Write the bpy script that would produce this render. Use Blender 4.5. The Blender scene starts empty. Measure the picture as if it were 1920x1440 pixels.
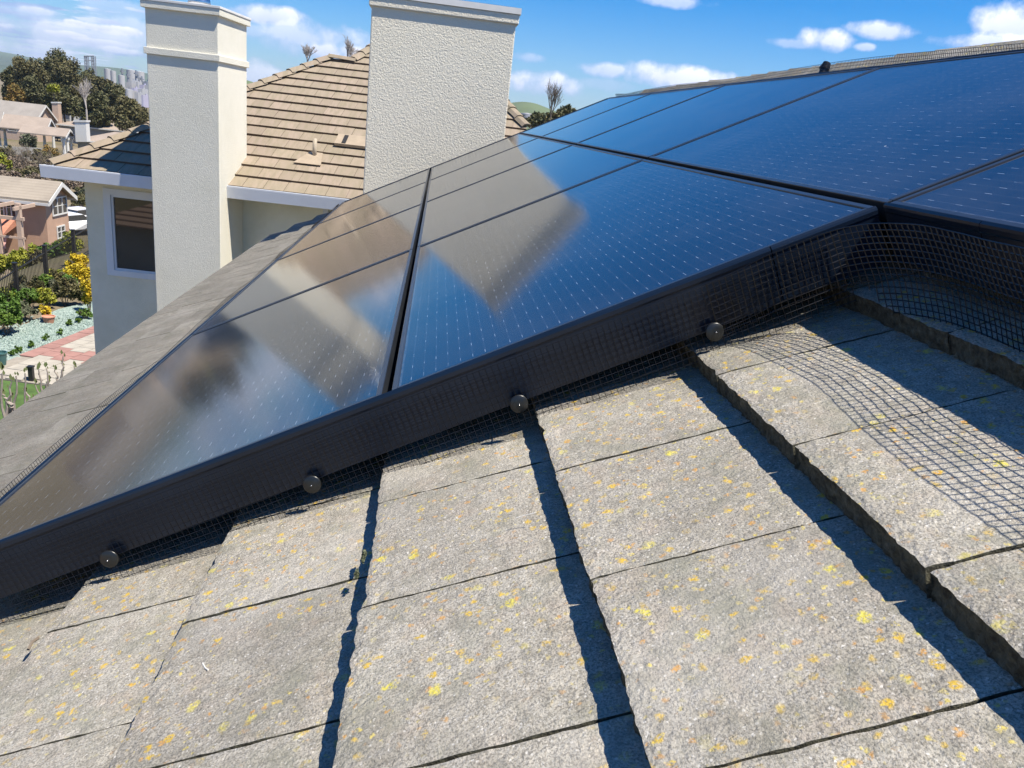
import bpy, math, random
import numpy as np
from math import radians, sin, cos, pi, sqrt
from mathutils import Vector, Matrix
random.seed(7); RNG = np.random.default_rng(7)
scene = bpy.context.scene
COL = scene.collection

# ------------------------------------------------------------------ camera, world, sun, exposure
FPX, CX, CY = 1442.0, 960.0, 720.0
def nrm(v): return v / np.linalg.norm(v)
_B = nrm(np.array([826 - CX, 220 - CY, FPX]))          # direction of the eaves (world +Y)
_d = nrm(np.array([1, .115, 0.]))
_up = nrm(np.cross(_B, _d)); _up = -_up if _up[1] > 0 else _up
_X = nrm(np.cross(_B, _up)); _X = -_X if _X[0] < 0 else _X
MW = np.array([_X, _B, _up])                            # camera axes -> world
CAM = np.array([0., 0., 7.0])
def ray(px, py): return MW @ nrm(np.array([px - CX, py - CY, FPX]))
def atY(px, py, Y):
    r = ray(px, py); return CAM + r * (Y / r[1])
def G(px, py, z):                                       # ray meets the level z (world)
    r = ray(px, py); return CAM + r * ((z - CAM[2]) / r[2])
def onplane(px, py, p0, n):
    r = ray(px, py); return CAM + r * (((p0 - CAM) @ n) / (r @ n))

cam = bpy.data.cameras.new('camera'); camo = bpy.data.objects.new('camera', cam); COL.objects.link(camo)
right, down, fwd = MW @ np.array([1, 0, 0]), MW @ np.array([0, 1, 0]), MW @ np.array([0, 0, 1])
m = Matrix.Identity(4)
for i in range(3):
    m[i][0] = right[i]; m[i][1] = -down[i]; m[i][2] = -fwd[i]; m[i][3] = CAM[i]
camo.matrix_world = m
cam.sensor_width = 36; cam.lens = FPX / 1920 * 36; cam.clip_start = .02; cam.clip_end = 30000
scene.camera = camo

SUN = nrm(np.array([1.0, -.58, 2.3]))                   # towards the sun
SUN_EL = math.asin(SUN[2]); SUN_AZ = math.atan2(SUN[0], SUN[1])
SUN_STRENGTH, SKY_STRENGTH = 5.0, 0.068

w = bpy.data.worlds.new('World'); scene.world = w; w.use_nodes = True
nt = w.node_tree; nt.nodes.clear()
def N(t, **kw):
    n = nt.nodes.new(t)
    for k, v in kw.items(): setattr(n, k, v)
    return n
def L(a, b): nt.links.new(a, b)
def mth(op, a, b=None, c=None, clamp=False):
    n = N('ShaderNodeMath', operation=op); n.use_clamp = clamp
    for i, x in enumerate((a, b, c)):
        if x is None: continue
        if isinstance(x, (int, float)): n.inputs[i].default_value = x
        else: L(x, n.inputs[i])
    return n.outputs[0]
def vdot(a, v):
    n = N('ShaderNodeVectorMath', operation='DOT_PRODUCT'); L(a, n.inputs[0]); n.inputs[1].default_value = tuple(v); return n.outputs['Value']
sky = N('ShaderNodeTexSky', sky_type='NISHITA'); sky.sun_disc = False
sky.sun_elevation = SUN_EL; sky.sun_rotation = SUN_AZ; sky.altitude = 50; sky.air_density = 1.0; sky.dust_density = .25; sky.ozone_density = 2.5
hs = N('ShaderNodeHueSaturation'); hs.inputs['Value'].default_value = 1.0; hs.inputs['Hue'].default_value = .5
tint = N('ShaderNodeMix', data_type='RGBA'); tint.blend_type = 'MULTIPLY'; tint.inputs['Factor'].default_value = 1; L(sky.outputs[0], tint.inputs['A']); tint.inputs['B'].default_value = (.68, .93, 1.25, 1)
L(tint.outputs['Result'], hs.inputs['Color'])
bgs = N('ShaderNodeBackground'); bgs.inputs[1].default_value = SKY_STRENGTH; L(hs.outputs[0], bgs.inputs[0])
tc = N('ShaderNodeTexCoord'); dirv = tc.outputs['Generated']
sep = N('ShaderNodeSeparateXYZ'); L(dirv, sep.inputs[0])
zc = mth('MAXIMUM', sep.outputs[2], .012)
satr = N('ShaderNodeMapRange'); L(sep.outputs[2], satr.inputs[0])
for k, v in ((1, .0), (2, .30), (3, 1.15), (4, 1.5)): satr.inputs[k].default_value = v
L(satr.outputs[0], hs.inputs['Saturation'])
# overhead layer projected on a cloud deck: streaky broken clouds, thicker toward the horizon in the west
zz = mth('ADD', zc, .05)
pu = mth('DIVIDE', sep.outputs[0], zz); pv = mth('DIVIDE', sep.outputs[1], zz)
comb = N('ShaderNodeCombineXYZ'); L(pu, comb.inputs[0]); L(pv, comb.inputs[1])
nz = N('ShaderNodeTexNoise'); nz.inputs['Scale'].default_value = 2.0; nz.inputs['Detail'].default_value = 7; nz.inputs['Roughness'].default_value = .64; L(comb.outputs[0], nz.inputs['Vector'])
# fine noise used to break up the cumulus edges
nd = N('ShaderNodeTexNoise'); nd.inputs['Scale'].default_value = 22; nd.inputs['Detail'].default_value = 6; nd.inputs['Roughness'].default_value = .6; L(dirv, nd.inputs['Vector'])
nd2 = N('ShaderNodeTexNoise'); nd2.inputs['Scale'].default_value = 9; nd2.inputs['Detail'].default_value = 3; L(dirv, nd2.inputs['Vector'])
west = mth('MULTIPLY', sep.outputs[0], -1.0)
cov = N('ShaderNodeMapRange'); cov.interpolation_type = 'SMOOTHSTEP'; L(west, cov.inputs[0])
for k, v in ((1, .22), (2, .42), (3, 0.0), (4, .20)): cov.inputs[k].default_value = v
lowm = N('ShaderNodeMapRange'); L(sep.outputs[2], lowm.inputs[0])
for k, v in ((1, .30), (2, .12), (3, 0.0), (4, 1.0)): lowm.inputs[k].default_value = v
covm = mth('MULTIPLY', cov.outputs[0], lowm.outputs[0])
field = mth('ADD', nz.outputs[0], covm)
lay = N('ShaderNodeMapRange'); lay.interpolation_type = 'SMOOTHSTEP'; L(field, lay.inputs[0])
for k, v in ((1, .665), (2, .75), (3, 0.0), (4, .78)): lay.inputs[k].default_value = v
streak = N('ShaderNodeTexNoise'); streak.inputs['Scale'].default_value = 1.0; streak.inputs['Detail'].default_value = 5
mp = N('ShaderNodeMapping'); mp.inputs['Scale'].default_value = (14, 14, 60); L(dirv, mp.inputs[0]); L(mp.outputs[0], streak.inputs['Vector'])
ccol = N('ShaderNodeValToRGB'); L(streak.outputs[0], ccol.inputs[0])
ccol.color_ramp.elements[0].position = .44; ccol.color_ramp.elements[0].color = (.20, .31, .56, 1)
ccol.color_ramp.elements[1].position = .58; ccol.color_ramp.elements[1].color = (.66, .72, .84, 1)
# cumulus puffs: (pixel x, pixel y, half width px, half height px, whiteness)
PUFFS = [(1270, 146, 105, 26, 1.), (1225, 140, 50, 22, .9), (1133, 131, 52, 14, .8), (1010, 155, 85, 24, .95), (985, 108, 40, 10, .5),
         (1545, 74, 50, 20, 1.), (1500, 82, 50, 9, .5), (1655, 55, 58, 16, .9), (1620, 88, 18, 7, .7), (1905, 45, 65, 34, 1.), (1860, 80, 85, 16, .9),
         (505, 28, 70, 18, .95), (590, 75, 110, 34, .75), (620, 95, 90, 20, .95), (475, 58, 45, 12, .5), (470, 140, 70, 28, .8), (1265, 2, 75, 12, .7),
         (1140, 160, 60, 12, .3), (30, 50, 90, 22, .6), (150, 70, 130, 26, .8), (60, 95, 110, 18, .7), (140, 43, 22, 6, 1.), (205, 55, 62, 9, 1.), (130, 66, 44, 8, 1.), (60, 20, 40, 8, .8), (22, 50, 28, 7, .9), (190, 80, 74, 7, .9), (60, 78, 60, 6, .8), (225, 95, 50, 7, .9), (225, 20, 60, 16, .4), (240, 60, 90, 24, .6), (40, 22, 60, 14, .6)]
mask = None; shade = None
warp = mth('MULTIPLY', mth('SUBTRACT', nd.outputs[0], .5), 3.0)
warp2 = mth('MULTIPLY', mth('SUBTRACT', nd2.outputs[0], .5), 1.1)
wsum = mth('ADD', warp, warp2)
for (px, py, hw, hh, wt) in PUFFS:
    c = ray(px, py); r_ = nrm(np.cross(c, [0, 0, 1.])); u_ = nrm(np.cross(r_, c))
    dc = mth('MAXIMUM', vdot(dirv, c), .05)
    x = mth('DIVIDE', mth('DIVIDE', vdot(dirv, r_), dc), hw / FPX); y = mth('DIVIDE', mth('DIVIDE', vdot(dirv, u_), dc), hh / FPX)
    d2 = mth('ADD', mth('MULTIPLY', x, x), mth('MULTIPLY', y, y))
    fr = mth('GREATER_THAN', vdot(dirv, c), .2)
    mk = mth('MULTIPLY', mth('MULTIPLY', mth('SUBTRACT', mth('ADD', 1.0, wsum), d2), 1.25, clamp=True), wt)
    mk = mth('MULTIPLY', mk, fr)
    sh = mth('ADD', mth('MULTIPLY', y, .42), .55, clamp=True)
    shm = mth('MULTIPLY', sh, mk)
    if mask is None: mask, shade = mk, shm
    else: mask = mth('MAXIMUM', mask, mk); shade = mth('MAXIMUM', shade, shm)
pcol = N('ShaderNodeMix', data_type='RGBA'); L(mth('ADD', shade, mth('MULTIPLY', warp, .25), clamp=True), pcol.inputs['Factor'])
pcol.inputs['A'].default_value = (.30, .38, .62, 1); pcol.inputs['B'].default_value = (.78, .79, .82, 1)
bgl = N('ShaderNodeBackground'); L(ccol.outputs[0], bgl.inputs[0]); bgl.inputs[1].default_value = .95
bgp = N('ShaderNodeBackground'); L(pcol.outputs['Result'], bgp.inputs[0]); bgp.inputs[1].default_value = 1.0
mx1 = N('ShaderNodeMixShader'); L(lay.outputs[0], mx1.inputs[0]); L(bgs.outputs[0], mx1.inputs[1]); L(bgl.outputs[0], mx1.inputs[2])
mx2 = N('ShaderNodeMixShader'); L(mask, mx2.inputs[0]); L(mx1.outputs[0], mx2.inputs[1]); L(bgp.outputs[0], mx2.inputs[2])
wo = N('ShaderNodeOutputWorld'); L(mx2.outputs[0], wo.inputs[0])

sl = bpy.data.lights.new('sun', 'SUN'); sl.energy = SUN_STRENGTH; sl.angle = radians(.5); sl.color = (1.0, .925, .80)
so = bpy.data.objects.new('sun', sl); COL.objects.link(so)
so.rotation_euler = Vector(SUN).to_track_quat('Z', 'Y').to_euler()
vs = scene.view_settings; vs.view_transform = 'Standard'; vs.look = 'None'; vs.exposure = 0.82; vs.gamma = 1; vs.use_curve_mapping = False

# ------------------------------------------------------------------ helpers
class MB:
    def __init__(s): s.v = []; s.f = []; s.m = []
    def add(s, vs_, fs, mi=0):
        o = len(s.v); s.v += [tuple(map(float, p)) for p in vs_]; s.f += [tuple(i + o for i in f) for f in fs]; s.m += [mi] * len(fs)
    def box(s, o, a, b, c, mi=0):                        # corner + three edge vectors
        o, a, b, c = map(lambda q: np.asarray(q, float), (o, a, b, c))
        vs_ = [o, o + a, o + a + b, o + b, o + c, o + a + c, o + a + b + c, o + b + c]
        fs = [(0, 3, 2, 1), (4, 5, 6, 7), (0, 1, 5, 4), (1, 2, 6, 5), (2, 3, 7, 6), (3, 0, 4, 7)]
        if np.dot(np.cross(a, b), c) < 0: fs = [f[::-1] for f in fs]
        s.add(vs_, fs, mi)
    def abox(s, x0, x1, y0, y1, z0, z1, mi=0): s.box((x0, y0, z0), (x1 - x0, 0, 0), (0, y1 - y0, 0), (0, 0, z1 - z0), mi)
    def tube(s, pts, r, n=4, mi=0, r2=None, caps=False):
        pts = [np.asarray(p, float) for p in pts]; rings = []; K = len(pts)
        for i, p in enumerate(pts):
            t = pts[min(i + 1, K - 1)] - pts[max(i - 1, 0)]; t = t / (np.linalg.norm(t) + 1e-12)
            a = np.array([0, 0, 1.]) if abs(t[2]) < .9 else np.array([1., 0, 0])
            x = nrm(np.cross(t, a)); y = np.cross(t, x); rr = r if r2 is None else r + (r2 - r) * i / max(K - 1, 1)
            rings.append([p + rr * (x * cos(2 * pi * j / n) + y * sin(2 * pi * j / n)) for j in range(n)])
        vs_ = [q for rg in rings for q in rg]; fs = []
        for i in range(K - 1):
            for j in range(n):
                fs.append((i * n + j, i * n + (j + 1) % n, (i + 1) * n + (j + 1) % n, (i + 1) * n + j))
        if caps: fs.append(tuple(range(n))[::-1]); fs.append(tuple((K - 1) * n + j for j in range(n)))
        s.add(vs_, fs, mi)
    def prism(s, poly, ext, mi=0):                       # planar polygon + extrusion vector
        poly = [np.asarray(p, float) for p in poly]; ext = np.asarray(ext, float); n = len(poly)
        vs_ = poly + [p + ext for p in poly]
        s.add(vs_, [tuple(range(n))[::-1], tuple(range(n, 2 * n))] + [(i, (i + 1) % n, n + (i + 1) % n, n + i) for i in range(n)], mi)
    def mesh(s, name, mats):
        me = bpy.data.meshes.new(name); me.from_pydata(s.v, [], s.f)
        for mt in (mats if isinstance(mats, (list, tuple)) else [mats]): me.materials.append(mt)
        if any(s.m): me.polygons.foreach_set('material_index', s.m)
        me.update(); return me
    def obj(s, name, mats, parent=None, smooth=False):
        me = s.mesh(name, mats)
        if smooth: me.polygons.foreach_set('use_smooth', [True] * len(me.polygons))
        return link(name, me, parent)
def link(name, me, parent=None):
    o = bpy.data.objects.new(name, me); COL.objects.link(o)
    if parent is not None: o.parent = parent
    return o
def tag(o, label, cat, group=None):
    o['label'] = label; o['category'] = cat
    if group: o['group'] = group
    return o
def thing(name, label, cat, loc=(0, 0, 0), group=None):
    o = bpy.data.objects.new(name, None); COL.objects.link(o); o.empty_display_size = .2
    o.location = tuple(float(c) for c in loc); tag(o, label, cat, group); bpy_par.append(o); return o
bpy_par = []
def child(mb, name, mats, par, smooth=False):            # geometry given in world space, parented to an empty
    o = mb.obj(name, mats, None, smooth); o.parent = par
    p = par; off = Vector((0, 0, 0))
    while p is not None: off += Vector(p.location); p = p.parent
    o.matrix_parent_inverse = Matrix.Translation(-off); return o
def kind(o, k): o['kind'] = k; return o

# ------------------------------------------------------------------ materials
class NT:
    def __init__(s, name):
        s.m = bpy.data.materials.new(name); s.m.use_nodes = True; s.t = s.m.node_tree; s.b = s.t.nodes['Principled BSDF']; s.o = s.t.nodes['Material Output']
        s.pos = None
    def n(s, t, **kw):
        x = s.t.nodes.new(t)
        for k, v in kw.items():
            if k in x.inputs: x.inputs[k].default_value = v
            else: setattr(x, k, v)
        return x
    def l(s, a, b): s.t.links.new(a, b)
    def P(s):
        if s.pos is None: s.pos = s.n('ShaderNodeNewGeometry').outputs['Position']
        return s.pos
    def noise(s, scale, detail=4, rough=.55, vec=None, dist=0.0):
        x = s.n('ShaderNodeTexNoise'); x.inputs['Scale'].default_value = scale; x.inputs['Detail'].default_value = detail; x.inputs['Roughness'].default_value = rough; x.inputs['Distortion'].default_value = dist
        s.l(vec or s.P(), x.inputs['Vector']); return x.outputs[0]
    def vor(s, scale, vec=None, feat='F1'):
        x = s.n('ShaderNodeTexVoronoi'); x.feature = feat; x.inputs['Scale'].default_value = scale; s.l(vec or s.P(), x.inputs['Vector']); return x
    def ramp(s, fac, stops):
        x = s.n('ShaderNodeValToRGB'); s.l(fac, x.inputs[0]); e = x.color_ramp.elements
        while len(e) < len(stops): e.new(.5)
        for i, (p, c) in enumerate(stops):
            e[i].position = p; e[i].color = (c, c, c, 1) if isinstance(c, (int, float)) else (*c, 1)
        return x.outputs[0]
    def mix(s, f, a, b, mode='MIX'):
        x = s.n('ShaderNodeMix', data_type='RGBA'); x.blend_type = mode
        for k, v in (('Factor', f), ('A', a), ('B', b)):
            if isinstance(v, (int, float)): x.inputs[k].default_value = v if k == 'Factor' else (v, v, v, 1)
            elif isinstance(v, tuple): x.inputs[k].default_value = (*v, 1)
            else: s.l(v, x.inputs[k])
        return x.outputs['Result']
    def mth(s, op, a, b=0., clamp=False):
        x = s.n('ShaderNodeMath', operation=op); x.use_clamp = clamp
        for i, v in enumerate((a, b)):
            if isinstance(v, (int, float)): x.inputs[i].default_value = v
            else: s.l(v, x.inputs[i])
        return x.outputs[0]
    def bump(s, h, strength, dist):
        x = s.n('ShaderNodeBump'); x.inputs['Strength'].default_value = strength; x.inputs['Distance'].default_value = dist
        s.l(h, x.inputs['Height']); s.l(x.outputs[0], s.b.inputs['Normal']); return x
    def col(s, c):
        if isinstance(c, tuple): s.b.inputs['Base Color'].default_value = (*c, 1)
        else: s.l(c, s.b.inputs['Base Color'])
    def set(s, rough=.8, metal=0., spec=.5):
        s.b.inputs['Roughness'].default_value = rough; s.b.inputs['Metallic'].default_value = metal; s.b.inputs['Specular IOR Level'].default_value = spec
def simple(name, c, rough=.7, metal=0., var=.12, scale=6., bump=0., bscale=60., spec=.4):
    s = NT(name); n1 = s.noise(scale, 5)
    s.col(s.mix(s.ramp(n1, [(.3, 0.), (.7, 1.)]), tuple(x * (1 - var) for x in c), tuple(min(1, x * (1 + var)) for x in c)))
    s.set(rough, metal, spec)
    if bump: s.bump(s.noise(bscale, 4), bump, .01)
    return s.m

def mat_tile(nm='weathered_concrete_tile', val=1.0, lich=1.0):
    s = NT(nm); oi = s.n('ShaderNodeObjectInfo')
    fine = s.noise(330, 3, .7); mid = s.noise(38, 5, .65); big = s.noise(3.4, 4, .6); st = s.n('ShaderNodeMapping'); s.l(s.P(), st.inputs[0]); st.inputs['Scale'].default_value = (9, 60, 9)
    stk = s.noise(1.0, 4, .6, st.outputs[0])
    base = s.mix(s.ramp(big, [(.35, 0.), (.68, 1.)]), (.30, .278, .24), (.45, .42, .36))
    base = s.mix(s.mth('MULTIPLY', s.ramp(mid, [(.46, 0.), (.62, 1.)]), .5), base, (.205, .19, .155))
    pink = s.noise(16, 3, .6); base = s.mix(s.mth('MULTIPLY', s.ramp(pink, [(.52, 0.), (.75, 1.)]), .5), base, (.42, .34, .27))
    base = s.mix(s.mth('MULTIPLY', s.ramp(stk, [(.5, 0.), (.8, 1.)]), .25), base, (.50, .48, .45))
    base = s.mix(s.ramp(fine, [(.42, 1.), (.52, 0.)]), base, s.mix(.6, base, (.10, .092, .075)))
    v = s.vor(420); base = s.mix(s.mth('MULTIPLY', s.ramp(v.outputs['Color'], [(.84, 0.), (.92, 1.)]), .5), base, (.72, .70, .66))
    # worn pale patches
    worn = s.noise(2.1, 3, .5); base = s.mix(s.mth('MULTIPLY', s.ramp(worn, [(.56, 0.), (.7, 1.)]), .35), base, (.50, .475, .43))
    # grey green algae dulling
    alg = s.noise(7.5, 5, .7); base = s.mix(s.mth('MULTIPLY', s.ramp(alg, [(.50, 0.), (.68, 1.)]), .6), base, (.20, .20, .155))
    # yellow and orange lichen, in loose colonies
    colony = s.ramp(s.noise(5.5, 3, .6), [(.36, 0.), (.52, 1.)])
    wv = s.n('ShaderNodeVectorMath', operation='ADD'); s.l(s.P(), wv.inputs[0])
    nn = s.n('ShaderNodeTexNoise'); nn.inputs['Scale'].default_value = 70; nn.inputs['Detail'].default_value = 3; s.l(s.P(), nn.inputs['Vector'])
    sc = s.n('ShaderNodeVectorMath', operation='SCALE'); s.l(nn.outputs['Color'], sc.inputs[0]); sc.inputs['Scale'].default_value = .018; s.l(sc.outputs[0], wv.inputs[1])
    for scale, th, cc, amt in ((40, .32, (.55, .37, .05), .95), (52, .28, (.50, .26, .06), .8), (21, .22, (.58, .50, .07), .85), (75, .3, (.60, .48, .10), .7)):
        vv = s.vor(scale, wv.outputs[0]); spot = s.ramp(vv.outputs['Distance'], [(th * .55, 1.), (th, 0.)])
        pick = s.ramp(s.mth('MULTIPLY', vv.outputs['Color'], 1.), [(.50, 0.), (.58, 1.)])
        grain = s.ramp(s.noise(260, 2, .6), [(.36, 0.), (.52, 1.)])
        f = s.mth('MULTIPLY', s.mth('MULTIPLY', spot, pick), s.mth('MULTIPLY', colony, grain))
        base = s.mix(s.mth('MULTIPLY', f, amt * lich), base, cc)
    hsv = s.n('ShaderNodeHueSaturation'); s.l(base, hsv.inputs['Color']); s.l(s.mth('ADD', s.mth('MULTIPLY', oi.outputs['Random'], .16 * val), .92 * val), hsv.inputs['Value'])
    s.col(hsv.outputs[0]); s.set(.93, 0, .25)
    h = s.mth('ADD', s.mth('MULTIPLY', s.noise(240, 4, .7), .7), s.mth('MULTIPLY', s.noise(75, 4, .65), .9))
    s.bump(h, .9, .0045); return s.m
def mat_tile_edge():
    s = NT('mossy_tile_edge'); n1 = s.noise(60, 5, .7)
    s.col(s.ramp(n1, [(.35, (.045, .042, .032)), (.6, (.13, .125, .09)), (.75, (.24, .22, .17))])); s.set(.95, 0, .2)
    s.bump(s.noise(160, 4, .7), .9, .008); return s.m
def mat_brown_tile():
    s = NT('tan_concrete_tile'); oi = s.n('ShaderNodeObjectInfo')
    st = s.n('ShaderNodeMapping'); s.l(s.P(), st.inputs[0]); st.inputs['Scale'].default_value = (14, 2.4, 2.4)
    stk = s.noise(1, 4, .6, st.outputs[0]); big = s.noise(1.7, 3)
    a = s.mix(oi.outputs['Random'], (.235, .183, .142), (.30, .235, .18))
    a = s.mix(s.mth('MULTIPLY', s.ramp(stk, [(.4, 0.), (.65, 1.)]), .65), a, (.17, .145, .09))
    a = s.mix(s.mth('MULTIPLY', s.ramp(big, [(.4, 0.), (.65, 1.)]), .35), a, (.21, .19, .115))
    a = s.mix(s.mth('MULTIPLY', s.noise(45, 3, .7), .35), a, (.37, .31, .24))
    s.col(a); s.set(.9, 0, .25); s.bump(s.noise(90, 3), .4, .006); return s.m
def mat_stucco(name, c, scale=42., strength=1.0, stain=.25):
    s = NT(name)
    big = s.noise(1.1, 4, .6); mid = s.noise(9, 4)
    a = s.mix(s.mth('MULTIPLY', s.ramp(big, [(.4, 0.), (.7, 1.)]), stain), c, (c[0] * .74, c[1] * .74, c[2] * .66))
    a = s.mix(s.mth('MULTIPLY', s.ramp(mid, [(.45, 0.), (.7, 1.)]), .12), a, (c[0] * .8, c[1] * .8, c[2] * .8))
    s.col(a); s.set(.9, 0, .2)
    h = s.mth('ADD', s.mth('MULTIPLY', s.noise(scale, 3, .55, dist=.6), 1.0), s.mth('MULTIPLY', s.noise(scale * 3, 3, .6), .35))
    s.bump(s.ramp(h, [(.42, 0.), (.9, 1.)]), strength, .02); return s.m
def mat_glass_cells():
    s = NT('solar_cells_under_glass'); t = s.n('ShaderNodeTexCoord'); sp = s.n('ShaderNodeSeparateXYZ'); s.l(t.outputs['Object'], sp.inputs[0])
    x, y = sp.outputs[0], sp.outputs[1]
    def per(v, p, o=0.): return s.mth('FRACT', s.mth('DIVIDE', s.mth('ADD', v, 10 * p + o), p))
    fx = s.mth('ABSOLUTE', s.mth('SUBTRACT', per(x, .0265), .5))
    line = s.mth('LESS_THAN', fx, .014)
    dashw = s.mth('LESS_THAN', fx, .024)
    fy = s.mth('ABSOLUTE', s.mth('SUBTRACT', per(y, .0795), .5)); dashy = s.mth('LESS_THAN', fy, .115)
    dash = s.mth('MULTIPLY', dashw, dashy)
    gapx = s.mth('LESS_THAN', s.mth('ABSOLUTE', s.mth('SUBTRACT', per(x, .159, .0135), .5)), .010)
    inx = s.mth('MULTIPLY', s.mth('GREATER_THAN', x, .025), s.mth('LESS_THAN', x, .975)); iny = s.mth('MULTIPLY', s.mth('GREATER_THAN', y, .03), s.mth('LESS_THAN', y, 1.74))
    ins = s.mth('MULTIPLY', inx, iny)
    tone = s.noise(.9, 2)
    a = s.mix(tone, (.003, .004, .008), (.005, .008, .016))
    a = s.mix(s.mth('MULTIPLY', gapx, ins), a, (.002, .002, .003))
    a = s.mix(s.mth('MULTIPLY', s.mth('MULTIPLY', line, ins), .45), a, (.10, .13, .19))
    glint = s.ramp(s.noise(31, 2, .6), [(.36, .25), (.62, 1.)])
    a = s.mix(s.mth('MULTIPLY', s.mth('MULTIPLY', dash, ins), glint), a, (.24, .28, .34))
    dust = s.ramp(s.noise(2.6, 5, .65), [(.4, 0.), (.8, 1.)]); a = s.mix(s.mth('MULTIPLY', dust, .05), a, (.45, .44, .42))
    ed = s.mth('MULTIPLY', s.mth('LESS_THAN', x, .019), s.ramp(s.noise(60, 4, .7), [(.4, .15), (.65, 1.)]))
    a = s.mix(s.mth('MULTIPLY', ed, .16), a, (.46, .47, .48))
    sv = s.vor(9); sel = s.ramp(sv.outputs['Color'], [(.86, 0.), (.9, 1.)]); spk = s.ramp(sv.outputs['Distance'], [(.022, 1.), (.035, 0.)])
    a = s.mix(s.mth('MULTIPLY', s.mth('MULTIPLY', sel, spk), .8), a, (.62, .62, .6))
    s.col(a); s.set(.115, 0, .5); s.b.inputs['IOR'].default_value = 2.15
    rr = s.mth('ADD', s.mth('MULTIPLY', s.noise(3.5, 4, .6), .03), .068); s.l(rr, s.b.inputs['Roughness'])
    s.bump(s.noise(900, 2), .02, .0006); return s.m
def mat_leaf(name, c1, c2, rough=.6):
    s = NT(name); n1 = s.noise(1.7, 3); n2 = s.noise(13, 2)
    a = s.mix(s.ramp(n1, [(.35, 0.), (.65, 1.)]), c1, c2)
    a = s.mix(s.mth('MULTIPLY', s.ramp(n2, [(.35, 0.), (.65, 1.)]), .5), a, tuple(x * .55 for x in c1))
    s.col(a); s.set(rough, 0, .25)
    try: s.b.inputs['Transmission Weight'].default_value = 0
    except Exception: pass
    return s.m
def mat_rows(name, c, period=.33, dark=.55):              # far roof: courses too small to see one by one
    s = NT(name); sp = s.n('ShaderNodeSeparateXYZ'); s.l(s.P(), sp.inputs[0])
    fr = s.mth('FRACT', s.mth('DIVIDE', sp.outputs[2], period * .45)); ln = s.mth('LESS_THAN', fr, .2)
    n1 = s.noise(.6, 4); a = s.mix(s.ramp(n1, [(.35, 0.), (.7, 1.)]), c, tuple(x * .8 for x in c))
    a = s.mix(s.mth('MULTIPLY', ln, .45), a, tuple(x * dark for x in c)); a = s.mix(s.mth('MULTIPLY', s.noise(5, 3), .2), a, (.5, .45, .4))
    s.col(a); s.set(.9, 0, .2); return s.m

M = {}
M['tile'] = mat_tile(); M['tile2'] = mat_tile('darker_weathered_concrete_tile', .62, .15); M['edge'] = mat_tile_edge(); M['btile'] = mat_brown_tile()  # second tile: darker weathered variant with little lichen, for eave and far tiles
M['bedge'] = simple('tan_tile_edge', (.12, .085, .06), .95)
M['stuccoR'] = mat_stucco('light_grey_beige_stucco', (.76, .705, .58), 58, .45, .12)
M['stuccoL'] = mat_stucco('cream_stucco', (.73, .70, .60), 70, .28, .30)
M['wall'] = mat_stucco('stained_cream_wall_stucco', (.78, .74, .60), 45, .25, .6)
M['glass'] = mat_glass_cells()
M['frame'] = simple('black_anodised_aluminium', (.045, .052, .064), .30, .6, .15, 8, spec=.5)
M['skirt'] = simple('black_coated_skirt', (.005, .011, .024), .30, .1, .2, 5, spec=.5)
M['wire'] = simple('black_coated_wire', (.003, .003, .0035), .32, 0, .3, 30, spec=.5)
M['disc'] = simple('dark_plastic_disc', (.011, .012, .012), .33, 0, .2, 30, spec=.5)
M['steel'] = simple('bright_steel', (.6, .6, .62), .25, 1., .1)
M['capmetal'] = simple('pale_painted_cap', (.66, .65, .62), .5, 0, .08)
M['gutter'] = simple('white_painted_gutter', (.62, .64, .68), .45, 0, .05, 3)
M['winframe'] = simple('white_window_frame', (.66, .68, .70), .5, 0, .04, 3)
M['dark'] = simple('dark_interior', (.02, .02, .022), .9)
M['deck'] = simple('dark_roof_underlay', (.03, .03, .03), .95)
def glassy(name, c=(.01, .012, .015), rough=.02):
    s = NT(name); s.col(c); s.set(rough, 0, .5); s.b.inputs['IOR'].default_value = 1.9; return s.m
M['pane'] = glassy('window_glass')
M['gutdark'] = simple('dark_bronze_gutter', (.035, .035, .038), .4, .3)
M['black'] = simple('black_fence_paint', (.018, .018, .02), .45)
M['rubber'] = simple('black_ribbed_plastic', (.012, .012, .013), .4)

# ------------------------------------------------------------------ the roof we stand on
TH = radians(26.57); NV = np.array([-sin(TH), 0, cos(TH)]); AV = np.array([cos(TH), 0, sin(TH)]); YV = np.array([0, 1., 0])
H = .437                                                  # panel plane below the lens
HB, HL = .583, .624                                       # tile top at its butt / where the next one laps
def R(u, v, n): return CAM + u * AV + v * YV + n * NV
U0, EXPO = -.029, .332
house = thing('house', 'our house below the solar panels, its roof of grey concrete tiles spotted with yellow lichen', 'house', (0, 0, 0))

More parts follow.
